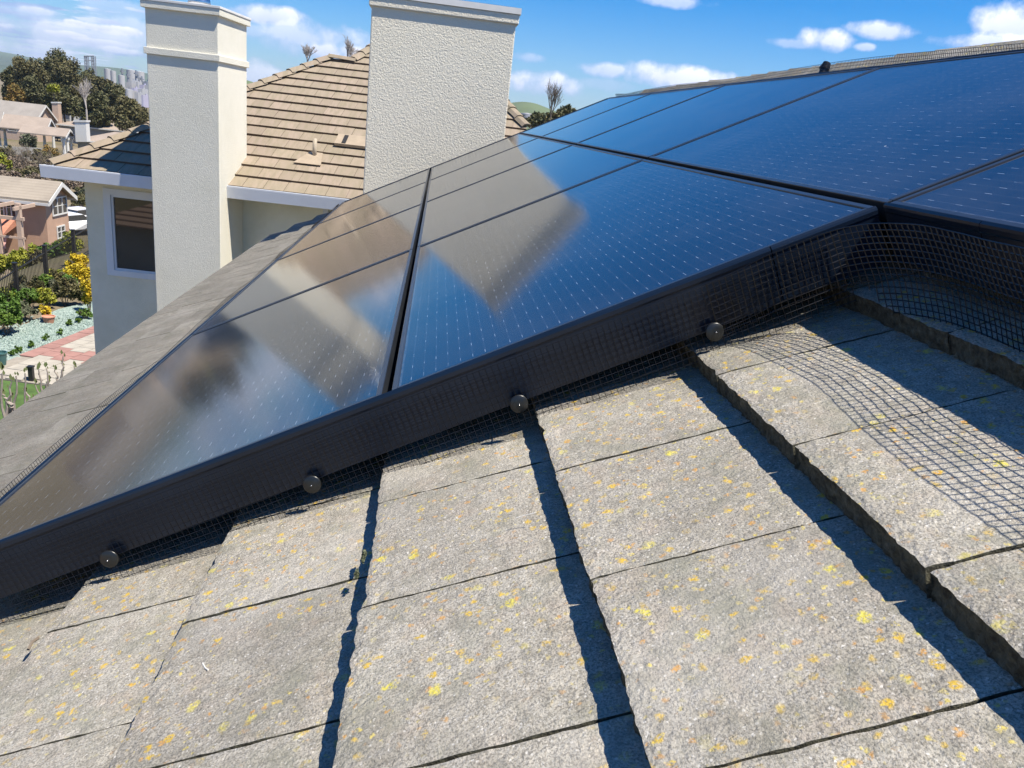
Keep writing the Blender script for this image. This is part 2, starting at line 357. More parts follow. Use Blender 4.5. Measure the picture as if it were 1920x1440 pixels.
def vnoise(x, y, seed, fr):                               # smooth value noise
    g = np.random.default_rng(seed).random((64, 64)); X = x * fr; Y_ = y * fr
    i = np.floor(X).astype(int); j = np.floor(Y_).astype(int); fx = X - i; fy = Y_ - j; fx = fx * fx * (3 - 2 * fx); fy = fy * fy * (3 - 2 * fy)
    a = g[i % 64, j % 64]; b = g[(i + 1) % 64, j % 64]; c = g[i % 64, (j + 1) % 64]; d = g[(i + 1) % 64, (j + 1) % 64]
    return (a * (1 - fx) + b * fx) * (1 - fy) + (c * (1 - fx) + d * fx) * fy - .5
TW, TL, TT = .3155, .40, .040
def fine_tile(seed):                                      # local: x upslope from butt, y across, z up (top at 0)
    nx, ny = 30, 56
    xs = np.concatenate([np.linspace(0, .03, 7)[:-1], np.linspace(.03, TL, nx - 6)]); ys = np.linspace(0, TW, ny); gx, gy = np.meshgrid(xs, ys, indexing='ij')
    rg = np.random.default_rng(seed)
    z = .0008 * vnoise(gx, gy, seed, 28) + .0012 * vnoise(gx, gy, seed + 1, 90) + .0012 * (rg.random(gx.shape) - .5)
    ex = .0028 * vnoise(gy[0], gy[0] * 0, seed + 2, 22) + .0026 * vnoise(gy[0], gy[0] * 0, seed + 3, 85) + .0012 * (rg.random(ny) - .5)
    chip = rg.random(3) * TW
    for c in chip: ex += .004 * rg.random() * np.exp(-((gy[0] - c) / .012) ** 2)
    fade = np.clip(1 - gx / .03, 0, 1)
    gx = gx + fade * ex[None, :]; z = z - .0018 * fade ** 4
    gy2 = gy + np.where(gy < 1e-6, 1, 0) * .0022 * vnoise(gx, gy, seed + 4, 60) - np.where(gy > TW - 1e-6, 1, 0) * .0022 * vnoise(gx, gy, seed + 5, 60)
    mb = MB(); V = [(gx[i, j], gy2[i, j], z[i, j]) for i in range(nx) for j in range(ny)]
    F = [(i * ny + j, (i + 1) * ny + j, (i + 1) * ny + j + 1, i * ny + j + 1) for i in range(nx - 1) for j in range(ny - 1)]
    mb.add(V, F, 0)
    layers = [(.0, .0)] + [(k * TT / 4, 0) for k in (1, 2, 3, 4)]
    prev = [(gx[0, j], gy2[0, j], z[0, j]) for j in range(ny)]
    for k in range(1, 5):
        cur = [(gx[0, j] + .004 * (rg.random() - .5) + .0045 * vnoise(np.array([gy[0, j]]), np.array([k * .01]), seed + 6, 70)[0] + .002, gy2[0, j], -k * TT / 4) for j in range(ny)]
        mb.add(prev + cur, [(j, j + 1, ny + j + 1, ny + j) for j in range(ny - 1)], 1); prev = cur
    for j in (0, ny - 1):
        top = [(gx[i, j], gy2[i, j], z[i, j]) for i in range(nx)]; bot = [(p[0], p[1], -TT) for p in top]
        f = [(i, i + 1, nx + i + 1, nx + i) for i in range(nx - 1)]; mb.add(top + bot, f if j == 0 else [q[::-1] for q in f], 1)
    return mb.mesh('roof_tile', [M['tile'], M['edge']])
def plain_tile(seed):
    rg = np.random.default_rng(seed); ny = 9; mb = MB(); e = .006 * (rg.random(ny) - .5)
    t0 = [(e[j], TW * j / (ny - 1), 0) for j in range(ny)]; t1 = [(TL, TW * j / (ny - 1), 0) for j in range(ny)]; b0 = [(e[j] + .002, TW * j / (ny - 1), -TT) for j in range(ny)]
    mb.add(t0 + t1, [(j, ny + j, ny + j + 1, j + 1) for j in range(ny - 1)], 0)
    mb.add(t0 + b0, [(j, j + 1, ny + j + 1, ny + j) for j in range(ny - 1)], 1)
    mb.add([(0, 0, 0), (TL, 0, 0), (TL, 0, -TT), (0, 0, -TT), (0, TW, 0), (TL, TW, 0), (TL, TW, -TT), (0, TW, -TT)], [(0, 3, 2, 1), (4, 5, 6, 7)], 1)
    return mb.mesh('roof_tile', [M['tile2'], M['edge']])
FT = [fine_tile(100 + 17 * k) for k in range(9)]; PT = [plain_tile(500 + k) for k in range(5)]
slope = math.asin((HL - HB) / EXPO)
TX = nrm(AV * cos(slope) - NV * sin(slope)); TZ = nrm(np.cross(TX, YV))
def place_tile(u, v, me, dn=0., rz=0.):
    o = bpy.data.objects.new('roof_tile', me); COL.objects.link(o)
    X_ = TX * cos(rz) + YV * sin(rz); Y2 = YV * cos(rz) - TX * sin(rz); p = R(u, v, -HB + dn); mt = Matrix.Identity(4)
    for i in range(3): mt[i][0] = X_[i]; mt[i][1] = Y2[i]; mt[i][2] = TZ[i]; mt[i][3] = p[i]
    o.matrix_world = mt; o.parent = house; return o
JV = {0: .643, -1: .795, -2: .63, -3: .78, 1: .513, 2: .65, 3: .49, -4: .62, -5: .78}   # one joint position of each course
ntile = 0
for c in range(-7, 8):
    u = U0 + EXPO * (c - 1) + .0
    # course c has its butt at u ; course 1 butt = U0
    j0 = JV.get(c, .5 + .16 * (c % 2)) + random.uniform(-.004, .004)
    k0 = int(math.floor((-.35 - j0) / .32))
    k = k0
    while True:
        v = j0 + k * .32; k += 1
        if v > 10.45: break
        hidden = v > 1.75 and u > -1.25 and u < 1.72
        if hidden: continue
        if u > 1.0 and v < 1.0: continue
        near = v < 1.75 and u > -1.7
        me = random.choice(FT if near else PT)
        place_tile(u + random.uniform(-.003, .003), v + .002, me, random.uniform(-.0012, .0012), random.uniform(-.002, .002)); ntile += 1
# underlay / deck, fascia, walls
mb = MB()
mb.box(R(-2.70, -2.5, -.72), AV * 5.15, YV * 13.05, NV * .03); child(mb, 'roof_deck', M['deck'], house)
mb = MB(); mb.box(R(2.44, -2.5, -.72), np.array([cos(TH), 0, -sin(TH)]) * 4.6, YV * 11.6, np.array([sin(TH), 0, cos(TH)]) * .06); child(mb, 'back_roof_slope', M['tile'], house)
ez = R(-2.72, 0, -.64)
mb = MB()
for (gx, gz_, gw, ghh) in ((-.075, -.085, .008, .085), (-.067, -.085, .075, .008), (-.004, -.077, .006, .07)): mb.box(ez + np.array([gx, -2.5, gz_]), (gw, 0, 0), (0, 13.0, 0), (0, 0, ghh))
child(mb, 'gutter', M['gutdark'], house)
mb = MB(); xw = ez[0] + .5; mb.abox(xw, xw + 9.0, -2.2, 10.2, 0, ez[2] - .12); child(mb, 'wall', M['wall'], house)
mb = MB(); mb.abox(ez[0] + .002, xw + .01, -2.45, 10.35, ez[2] - .13, ez[2] - .10); child(mb, 'soffit', M['gutter'], house)
mb = MB(); mb.box(R(-2.6, 10.47, -.70), AV * 5.0, YV * .03, NV * .085); child(mb, 'rake_board', M['gutdark'], house)
# ridge tiles
def cap_mesh(w=.13, l=.42, t=.018, rise=.07):
    mb = MB(); prof = [(-w, -rise), (-w * .45, -.004), (w * .45, -.004), (w, -rise)]; r0 = []; n = 4
    for y, dz in ((0, .022), (l, 0)):
        for (x, z) in prof: r0.append((x, y, z + dz))
    for y, dz in ((0, .022), (l, 0)):
        for (x, z) in prof: r0.append((x * .94, y, z + dz - t))
    F = []
    for j in range(3): F += [(j, n + j, n + j + 1, j + 1), (8 + j, 8 + j + 1, 12 + j + 1, 12 + j), (j, j + 1, 8 + j + 1, 8 + j), (4 + j, 12 + j, 12 + j + 1, 4 + j + 1)]
    F += [(0, 8, 12, 4), (3, 7, 15, 11)]; mb.add(r0, F, 0); return mb
capm = cap_mesh(.15, .42, .02, .085).mesh('ridge_tile', M['tile'])
k = 0; v = -.9
while v < 9.4:
    p = R(2.42, v, -.600); o = bpy.data.objects.new('ridge_tile', capm); COL.objects.link(o)
    o.location = tuple(p); o.rotation_euler = (random.uniform(-.015, .015) + .075, random.uniform(-.03, .03), random.uniform(-.02, .02)); o.parent = house; v += .335
# moss clumps left in the joints
# ------------------------------------------------------------------ solar panels
PW, PLN = 1.018, 1.79
bU = [-1.310, -.291, .728]; V0 = 1.430
gapu, gapv = .020, .012
glass_me = None
def panel(ui, v0, label):
    u0 = bU[ui] + gapu * .5; u1 = bU[ui] + PW - gapu * .5; v0 += gapv * .5; v1 = v0 + PLN - gapv
    t = thing('solar_panel', label, 'solar panel', R(u0, v0, -H), 'black solar panels in the array')
    mt = Matrix.Identity(4)
    for i in range(3): mt[i][0] = AV[i]; mt[i][1] = YV[i]; mt[i][2] = NV[i]; mt[i][3] = R(u0, v0, -H)[i]
    t.matrix_world = mt
    W, Ln = u1 - u0, v1 - v0; fw, dp = .013, .040
    mb = MB(); mb.abox(fw - .001, W - fw + .001, fw - .001, Ln - fw + .001, -.008, -.0025)
    o = mb.obj('glass', M['glass'], t)
    mb = MB()
    mb.abox(0, fw, 0, Ln, -dp, 0); mb.abox(W - fw, W, 0, Ln, -dp, 0); mb.abox(fw, W - fw, 0, fw, -dp, 0); mb.abox(fw, W - fw, Ln - fw, Ln, -dp, 0)
    mb.abox(fw, W - fw, fw, Ln - fw, -.014, -.010)
    f = mb.obj('frame', M['frame'], t)
    bv = f.modifiers.new('b', 'BEVEL'); bv.width = .0016; bv.segments = 2; bv.limit_method = 'ANGLE'
    return t
rows = ['lowest', 'middle', 'uppermost']
for i in range(3):
    for j in range(4):
        where = ['nearest', 'second nearest', 'third nearest', 'farthest'][j]
        extra = {(0, 0): 'black solar panel nearest the camera in the lowest row, mirroring tan roof and sky',
                 (1, 0): 'black solar panel nearest in the middle row, mirroring the big stucco chimney',
                 (2, 0): 'blue glowing solar panel of the uppermost row just past the inner corner of the array'}.get((i, j))
        lab = extra or 'black solar panel, %s of the four in the %s row' % (where, rows[i])
        panel(i, V0 + j * PLN, lab)
panel(2, V0 - PLN, 'dark blue solar panel at the right edge, nearest of all in the uppermost row')
# skirts
def skirt(p, along, outn, ln, label, hgt=.112):
    """p = top inner corner at the panel plane; along = unit; outn = outward unit"""
    t = thing('array_skirt', label, 'skirt', p, 'black metal skirts along the panel array'); a = along * ln
    prof = [(0.002, .001), (.006, .0035), (.011, .0005), (.0125, -.004), (.0125, -.012), (.0105, -.016), (.0105, -hgt), (.006, -hgt), (.006, -.016), (.002, -.012)]
    pts = [p + outn * x + NV * z for x, z in prof]; mb = MB(); mb.prism(pts, a); child(mb, 'skirt_plate', M['skirt'], t)
    mb = MB(); mb.box(p + outn * .0015 + NV * (-hgt + .001), a, outn * -.03, NV * .003); child(mb, 'bottom_flange', M['skirt'], t); return t
e_s = .500                                                  # seam
V1 = V0 + .004
skirt(R(-1.31, V1, -H), AV, -YV, e_s - .0012 + 1.31, 'long black skirt along the front edge of the two nearest panels')
skirt(R(e_s + .0012, V1, -H), AV, -YV, .712 - e_s, 'short black skirt piece in the inner corner, partly in sun')
U3 = .728 + gapu * .5
skirt(R(U3, V1 - .01, -H), -YV, -AV, .275, 'short shaded skirt piece right of the inner corner under the uppermost row')
skirt(R(U3, V1 - .01 - .277, -H), -YV, -AV, 1.6, 'shaded skirt running to the right edge under the uppermost row')
skirt(R(-1.298, V1, -H), YV, -AV, 4 * PLN - .02, 'added black skirt on the eave side edge, keeping light from under the array', .09)  # skirts on these three sides are added to keep it dark under the panels
skirt(R(1.735, V1, -H), YV, AV, 4 * PLN - .02, 'added black skirt on the ridge side edge, keeping light from under the array', .09)
skirt(R(-1.29, V0 + 4 * PLN - .01, -H), AV, YV, 3.02, 'added black skirt at the far end, keeping light from under the array', .09)
# ---- wire mesh
def wire_sheet(path, rows_n, label, r=.0006, pitch=.0127, keep=None, prong=.004, flare=None):
    """path: dense list of (u, v, out_dir(u,v) , ntop) ; rows_n rows hanging down along -N"""
    mb = MB(); P = [np.array(p[:2]) for p in path]; d = [0.]
    for a, b in zip(P, P[1:]): d.append(d[-1] + np.linalg.norm(b - a))
    tot = d[-1]; K = int(tot / pitch)
    def at(s_):
        u = np.interp(s_, d, [p[0] for p in P]); v = np.interp(s_, d, [p[1] for p in P]); nt_ = np.interp(s_, d, [p[2] for p in path])
        e = .004; u2 = np.interp(s_ + e, d, [p[0] for p in P]); v2 = np.interp(s_ + e, d, [p[1] for p in P]); u1 = np.interp(s_ - e, d, [p[0] for p in P]); v1 = np.interp(s_ - e, d, [p[1] for p in P])
        t = np.array([u2 - u1, v2 - v1]); t /= (np.linalg.norm(t) + 1e-9); return u, v, nt_, np.array([t[1], -t[0]])
    def pt(k, j):
        s_ = k * pitch; u, v, ntp, o = at(s_)
        off = flare(s_, j) if flare else 0.
        off += .0003 * math.sin(k * .7 + j) + .0006 * math.sin(k * .13 + j * .3)
        return R(u + o[0] * off, v + o[1] * off, -H - ntp - j * pitch * .985)
    ok = keep or (lambda s_, j: True)
    for j in range(rows_n + 1):
        run = []
        for k in range(K + 1):
            if ok(k * pitch, j): run.append(pt(k, j))
            else:
                if len(run) > 1: mb.tube(run, r, 4)
                run = []
        if len(run) > 1: mb.tube(run, r, 4)
    for k in range(K + 1):
        run = [pt(k, j) for j in range(rows_n + 1) if ok(k * pitch, j)]
        if len(run) > 1:
            run = [run[0] + (run[0] - run[1]) * 0] + run[1:]; e = run[-1] + (run[-1] - run[-2]) / pitch * prong; mb.tube(run + [e], r * .95, 4)
    return mb
def mesh_obj(mb, label):
    o = mb.obj('wire_mesh_guard', M['wire']); return tag(o, label, 'wire mesh')
VF = V1 - .0185
pf = [(u, VF, .020 + .0015 * sin(u * 7)) for u in np.arange(-1.30, .66, .02)]
def keepf(s_, j):
    u = -1.30 + s_
    if u < .395: return True
    return j >= 7 and u < .64 - (j - 7) * .022
mesh_obj(wire_sheet(pf, 11, '', flare=lambda s_, j: .0 + .008 * (j / 11.) ** 2), 'black wire mesh fixed along the front skirt with four round discs')
# sheet that swings round the inner corner
ctrl = [(.36, VF - .003, .018), (.42, VF - .006, .014), (.48, VF - .014, .004), (.53, VF - .034, -.004), (.575, VF - .068, -.014), (.605, VF - .115, -.022), (.625, VF - .18, -.028), (.640, VF - .26, -.030),
        (.645, VF - .33, -.028), (.640, VF - .42, -.030), (.632, VF - .55, -.036), (.630, VF - .70, -.038), (.635, VF - .9, -.038), (.63, VF - 1.2, -.036)]
cu = np.array(ctrl); tt = np.arange(len(ctrl)); ti = np.linspace(0, len(ctrl) - 1, 160)
def cr(col, t):
    i = int(min(max(math.floor(t), 0), len(ctrl) - 2)); f = t - i; p = [cu[max(0, min(len(ctrl) - 1, i + k)), col] for k in (-1, 0, 1, 2)]
    return .5 * ((2 * p[1]) + (-p[0] + p[2]) * f + (2 * p[0] - 5 * p[1] + 4 * p[2] - p[3]) * f * f + (-p[0] + 3 * p[1] - 3 * p[2] + p[3]) * f ** 3)
pc = [(cr(0, t), cr(1, t), cr(2, t)) for t in ti]
mesh_obj(wire_sheet(pc, 15, '', r=.0010, keep=lambda s_, j: j <= 9 or s_ > .26 + .01 * (j - 9), flare=lambda s_, j: -.0022 * min(j, 9) * min(1, s_ / .3)), 'black wire mesh sheet standing loose around the inner corner of the array')
pl = [(-1.33 - .018 * abs(sin(v * 1.9)) - .012 * abs(sin(v * 4.3)), v, -.012 * abs(sin(v * 2.1)) + .006) for v in np.arange(1.42, 8.6, .05)][::-1]
mesh_obj(wire_sheet(pl, 11, '', r=.0008), 'wavy wire mesh strip along the eave side of the array')
pt_ = [(1.79 + .02 * sin(v * 1.3) ** 2, v, -.022 * abs(sin(v * 1.1 + .6)) - .004) for v in np.arange(-.3, 8.6, .05)]
mesh_obj(wire_sheet(pt_, 7, '', r=.0008), 'wire mesh strip along the ridge side of the array')
# ---- clips
for (px, py, lab) in ((205, 1048, 'round dark mesh clip near the left edge of the front skirt'), (585, 908, 'round dark mesh clip, second from the left'), (973, 757, 'round dark mesh clip, third from the left, above a tile step'), (1340, 622, 'round dark mesh clip nearest the inner corner')):
    p = onplane(px, py, R(0, VF - .013, 0), YV); t = thing('mesh_clip', lab, 'mesh clip', p, 'round mesh clips along the front skirt')
    ax = nrm(-YV + NV * .12 + AV * .05); xx = nrm(np.cross(ax, NV)); yy = np.cross(ax, xx)
    mb = MB(); rings = [(.0, .0035), (.006, .0034), (.0165, .0026), (.0182, .0012), (.0182, -.0006), (.0, -.0006)]; n = 28; V_ = []
    for rr, zz_ in rings:
        for j in range(n): V_.append(p + rr * (xx * cos(2 * pi * j / n) + yy * sin(2 * pi * j / n)) + ax * zz_)
    mb.add(V_, [(i * n + j, i * n + (j + 1) % n, (i + 1) * n + (j + 1) % n, (i + 1) * n + j) for i in range(len(rings) - 1) for j in range(n)])
    child(mb, 'disc', M['disc'], t, True)
    mb = MB(); mb.tube([p - ax * .02, p + ax * .006, p + ax * .011], .0014, 8, r2=.0011, caps=True); child(mb, 'pin', M['steel'], t, True)

# ------------------------------------------------------------------ big chimney on our roof
VC = 9.2
def xz(px, py, Y): p = atY(px, py, Y); return p[0], p[2]
xr = atY(957, 150, VC)[0]; xl = atY(689, 180, VC)[0]; zc0 = atY(966, 46, VC)[2]; zc1 = atY(972, 28, VC)[2]; zc2 = atY(973, 20, VC)[2]
t = thing('chimney', 'big square stucco chimney rising right behind the panels', 'chimney', (xl, VC, 4.0))
mb = MB(); mb.abox(xl, xr, VC, VC + 1.15, 3.5, zc0 + .02); o = child(mb, 'shaft', M['stuccoR'], t)
bv = o.modifiers.new('b', 'BEVEL'); bv.width = .012; bv.segments = 2
mb = MB(); mb.abox(xl - .028, xr + .028, VC - .028, VC + 1.178, zc0, zc1); o = child(mb, 'stucco_band', M['stuccoR'], t); bv = o.modifiers.new('b', 'BEVEL'); bv.width = .01; bv.segments = 2
mb = MB(); mb.abox(xl - .042, xr + .042, VC - .042, VC + 1.192, zc1 + .001, zc1 + .062); o = child(mb, 'coping', M['capmetal'], t)
mb = MB(); mb.abox(xl + .01, xr - .01, VC + .01, VC + 1.14, zc1 + .063, zc1 + .072); child(mb, 'cap_sheet', M['steel'], t)

# ------------------------------------------------------------------ neighbour's house
PH = radians(-6); E1 = np.array([cos(PH), sin(PH), 0]); G1 = np.array([-sin(PH), cos(PH), 0]); ZV = np.array([0, 0, 1.])
EO = atY(425, 349, 12.95); RP = radians(26.57); RS = nrm(G1 * cos(RP) + ZV * sin(RP)); RN = np.cross(E1, RS)
def es(px, py):
    p = onplane(px, py, EO, RN) - EO; return np.array([p @ E1, p @ RS])
nb = thing('house', 'cream stucco neighbour house with a tan tiled hip roof and white gutters', 'house', (EO[0], EO[1], 0))
hipL = es(97, 311); hipL[1] = 0; pk1 = es(617, 112); pk2 = es(662, 117); top = es(800, 20); rgt = es(987, 243)
eaveR = np.array([2.6, 0.]); rr_ = rgt + (rgt - top) * .0
polyA = [hipL, np.array([pk2[0], 0]), pk2, pk1]
polyB = [np.array([pk2[0], 0]), np.array([rgt[0] + .0, 0]), rgt, top, pk2]
def clip(poly, cl):                                        # Sutherland-Hodgman, cl counter-clockwise
    out = poly
    for i in range(len(cl)):
        a, b = cl[i], cl[(i + 1) % len(cl)]; inp = out; out = []
        if not inp: return []
        side = lambda p: (b[0] - a[0]) * (p[1] - a[1]) - (b[1] - a[1]) * (p[0] - a[0])
        for k in range(len(inp)):
            p, q = inp[k], inp[(k + 1) % len(inp)]; sp_, sq = side(p), side(q)
            if sp_ >= 0: out.append(p)
            if sp_ * sq < 0: tt_ = sp_ / (sp_ - sq); out.append(p + (q - p) * tt_)
    return out
def wp(e, s, n): return EO + E1 * e + RS * s + RN * n
course = .335; s0 = -.03; ci = 0; nt2 = 0
smax = max(top[1], rgt[1])
while s0 < smax:
    e = hipL[0] - .6 + (.165 if ci % 2 else 0) + random.uniform(-.02, .02)
    while e < rgt[0] + .3:
        for PLY in (polyA, polyB):
            sq = [np.array(q) for q in ((e + .002, s0), (e + .327, s0), (e + .327, s0 + course + .02), (e + .002, s0 + course + .02))]
            pc_ = clip(sq, [p if p[1] > 0 else p - np.array([0, .04]) for p in PLY])
            if len(pc_) > 2:
                area = .5 * abs(sum(pc_[i][0] * pc_[(i + 1) % len(pc_)][1] - pc_[(i + 1) % len(pc_)][0] * pc_[i][1] for i in range(len(pc_))))
                if area > .004:
                    dn = random.uniform(-.002, .003); hfun = lambda s_: .034 * (1 - (s_ - s0) / course) + .012 + dn
                    topv = [wp(q[0], q[1], hfun(q[1])) for q in pc_]; botv = [wp(q[0], q[1], hfun(q[1]) - .030) for q in pc_]; n = len(pc_)
                    mb = MB(); mb.add(topv, [tuple(range(n))]); mb.add(topv + botv, [(i, n + i, n + (i + 1) % n, (i + 1) % n) for i in range(n)], 1)
                    child(mb, 'roof_tile', [M['btile'], M['bedge']], nb); nt2 += 1
        e += .33
    s0 += course; ci += 1
print('tiles', ntile, nt2)
mb = MB()
for PLY in (polyA, polyB): mb.prism([wp(q[0], q[1], -.02) for q in PLY], -RN * .05)
# hidden slopes behind hips so that the roof is closed
A_, K1, K2, TT_, RG = [wp(*q, -.03) for q in (hipL, pk1, pk2, top, rgt)]
back = G1 * 13; mb.add([A_, K1, K1 + back, A_ + back * 1.0], [(0, 1, 2, 3)]); mb.add([K1, K2, K2 + back, K1 + back], [(0, 1, 2, 3)])
mb.add([K2, TT_, TT_ + back, K2 + back], [(0, 1, 2, 3)]); mb.add([TT_, RG, RG + back, TT_ + back], [(0, 1, 2, 3)])
child(mb, 'roof_deck', M['btile'], nb)
def caps(a, b, nm='hip_tile', w_=.11, mat='btile', par=nb):
    d = b - a; ln = np.linalg.norm(d); d = d / ln; k = max(1, int(round(ln / .36))); st = ln / k
    side = nrm(np.cross(d, ZV)); upv = np.cross(side, d)
    for i in range(k):
        p = a + d * (i * st) + upv * .05; q = p + d * (st + .07); lift = upv * .03; mb = MB()
        prof = [(-w_, -.055), (-w_ * .55, .0), (0, .012), (w_ * .55, .0), (w_, -.055)]
        V_ = [p + lift + side * x + upv * z for x, z in prof] + [q + side * x + upv * z for x, z in prof] + [p + lift + side * x * .95 + upv * (z - .02) for x, z in prof]
        F = [(j, 5 + j, 6 + j, j + 1) for j in range(4)] + [(j, j + 1, 11 + j, 10 + j) for j in range(4)]
        mb.add(V_, F); child(mb, nm, M[mat], par)
caps(wp(*hipL, .03), wp(*pk1, .03)); caps(wp(*pk1, .03), wp(*pk2, .03), 'ridge_tile'); caps(wp(*pk2, .03), wp(*top, .03)); caps(wp(*rgt, .03), wp(*top, .03))
# gutter runs either side of the chimney
gz = EO[2]; eR = es(700, 390)[0] + 1.2; CHL, CHR = None, None
def hw(e, g, z): return np.array([EO[0], EO[1], 0]) + E1 * e + G1 * g + ZV * z
cl = atY(272, 200, 12.55); crr = atY(411.5, 300, 12.55)
eL, eRc = (cl - hw(0, 0, 0)) @ E1, (crr - hw(0, 0, 0)) @ E1
gch = ((crr - hw(0, 0, 0)) @ G1)
def gutter(e0, e1):
    prof = [(-.11, .005), (-.115, .0), (-.115, -.02), (-.10, -.19), (-.02, -.19), (-.0, -.0), (-.008, -.0), (-.026, -.182), (-.093, -.182), (-.104, .0)]
    mb = MB(); mb.prism([hw(e0, g, gz + .02 + z) for g, z in prof], E1 * (e1 - e0)); o = child(mb, 'gutter', M['gutter'], nb)
    mb = MB(); mb.box(hw(e0, .0, gz - .17), E1 * (e1 - e0), G1 * .02, ZV * .17); child(mb, 'fascia', M['gutter'], nb)
gutter(hipL[0] - .12, eL + .3); gutter(eRc + .0, eR)
mb = MB(); mb.box(hw(hipL[0] - .10, .02, gz - .16), E1 * .1, G1 * 13, ZV * .16); child(mb, 'side_gutter', M['gutter'], nb)
# walls with a window opening
GWL = .62; WP = hw(0, GWL, 0)
def ew(px, py): p = onplane(px, py, WP, G1) - hw(0, 0, 0); return p @ E1, p[2]
wl = ew(165, 450)[0]; (w0, wz1), (w1, wz0) = ew(196, 352), ew(284, 524)
wz1 = ew(196, 352)[1]; wz0 = ew(205, 515)[1]; w1 = max(ew(283, 440)[0], w0 + 1.0) + .03
zt = gz - .15; th = .2
mb = MB()
for (a, b, c, d) in ((wl, w0, 0, zt), (w1, eR, 0, zt), (w0, w1, 0, wz0), (w0, w1, wz1, zt)):
    mb.box(hw(a, GWL, c), E1 * (b - a), G1 * th, ZV * (d - c))
child(mb, 'wall', M['wall'], nb)
mb = MB(); mb.box(hw(wl, GWL + th, 0), E1 * .2, G1 * 13, ZV * zt); mb.box(hw(eR - .2, GWL + th, 0), E1 * .2, G1 * 13, ZV * zt); child(mb, 'side_wall', M['wall'], nb)
mb = MB(); mb.box(hw(hipL[0], .02, gz - .19), E1 * (eR - hipL[0]), G1 * 13, ZV * .02); child(mb, 'soffit', M['wall'], nb)
wn = MB(); tr = .10
for (a, b, c, d) in ((w0 - tr * .2, w0 + tr, wz0, wz1), (w1 - tr, w1 + tr * .2, wz0, wz1), (w0 + tr, w1 - tr, wz0, wz0 + tr), (w0 + tr, w1 - tr, wz1 - tr, wz1)):
    wn.box(hw(a, GWL - .03, c), E1 * (b - a), G1 * .1, ZV * (d - c))
win = child(wn, 'window', M['winframe'], nb)
def wchild(mb, nm, mt): o = mb.obj(nm, mt); o.parent = win; o.matrix_parent_inverse = win.matrix_parent_inverse.copy(); return o
def cw(mb, nm, mt, par):
    o = mb.obj(nm, mt); o.parent = par; return o
mb = MB(); a0, a1, b0, b1 = w0 + tr, w1 - tr, wz0 + tr, wz1 - tr; q = .035
for (a, b, c, d) in ((a0, a0 + q, b0, b1), (a1 - q, a1, b0, b1), (a0 + q, a1 - q, b0, b0 + q), (a0 + q, a1 - q, b1 - q, b1)): mb.box(hw(a, GWL - .005, c), E1 * (b - a), G1 * .05, ZV * (d - c))
cw(mb, 'sash', M['winframe'], win)
mb = MB(); mb.box(hw(a0 + q, GWL + .02, b0 + q), E1 * (a1 - a0 - 2 * q), G1 * .008, ZV * (b1 - b0 - 2 * q)); cw(mb, 'pane', M['pane'], win)
mb = MB(); mb.box(hw(w0 - .5, GWL + .6, wz0 - .5), E1 * 2.2, G1 * .02, ZV * 2.4); child(mb, 'dark_room', M['dark'], nb)
# downspout, plumbing vent, box vent
p = ew(612, 400); mb = MB(); mb.box(hw(p[0] - .04, GWL - .08, 2), E1 * .08, G1 * .07, ZV * (gz - 2.1)); child(mb, 'downspout', M['gutter'], nb)
a = es(590, 297); base = wp(*a, .03); mb = MB(); mb.tube([base - ZV * .05, base + ZV * .30], .035, 14, caps=True); child(mb, 'vent_pipe', M['bent'] if 'bent' in M else simple('tan_pipe_paint', (.38, .32, .24), .6), nb, True)
mb = MB(); fl = [np.array(q) for q in ((a[0] - .28, a[1] - .30), (a[0] + .18, a[1] - .30), (a[0] + .12, a[1] + .1), (a[0] - .10, a[1] + .1))]; mb.prism([wp(q[0], q[1], .05) for q in fl], RN * .012)
M['flash'] = simple('cream_flashing', (.33, .265, .19), .7); child(mb, 'pipe_flashing', M['flash'], nb)
a = es(655, 271); mb = MB(); mb.box(wp(a[0] - .22, a[1] - .17, .045), E1 * .75, RS * .34, RN * .05); bvnt = child(mb, 'box_vent', M['flash'], nb)
mb = MB(); mb.box(wp(a[0] - .10, a[1] - .15, .0955), E1 * .07, RS * .28, RN * .01); cw(mb, 'vent_slot', M['dark'], bvnt)
# ---- slim chimney
ch = thing('chimney', 'slim cream stucco chimney with a band and chipped cap, left of the tan tiled roof', 'chimney', hw(eL, gch, 0))
DP = 1.22; ZT = atY(411, 30, 12.55)[2]; zb0 = atY(411, 116, 12.55)[2]; zb1 = atY(411, 103.5, 12.55)[2]; zcap = atY(411, 17, 12.55)[2]
def cbox(o_, z0, z1, nm, mt, bev=.012):
    mb = MB(); mb.box(hw(eL - o_, gch - o_, z0), E1 * (eRc - eL + 2 * o_), G1 * (DP + 2 * o_), ZV * (z1 - z0)); o = child(mb, nm, M[mt], ch)
    if bev: b_ = o.modifiers.new('b', 'BEVEL'); b_.width = bev; b_.segments = 2
    return o
cbox(0, 0, ZT + .02, 'shaft', 'stuccoL'); cbox(.03, zb0, zb1, 'band', 'stuccoL', .006); cbox(.045, ZT, zcap - .0, 'cap', 'stuccoL', .006); cbox(.055, zcap + .001, zcap + .035, 'coping', 'capmetal', .004)
c0 = hw(eL + .55, gch + .6, zcap + .03); mb = MB(); mb.tube([c0, c0 + ZV * .1, c0 + ZV * .16], .17, 20, r2=.15, caps=True); child(mb, 'flue', M['steel'], ch, True)
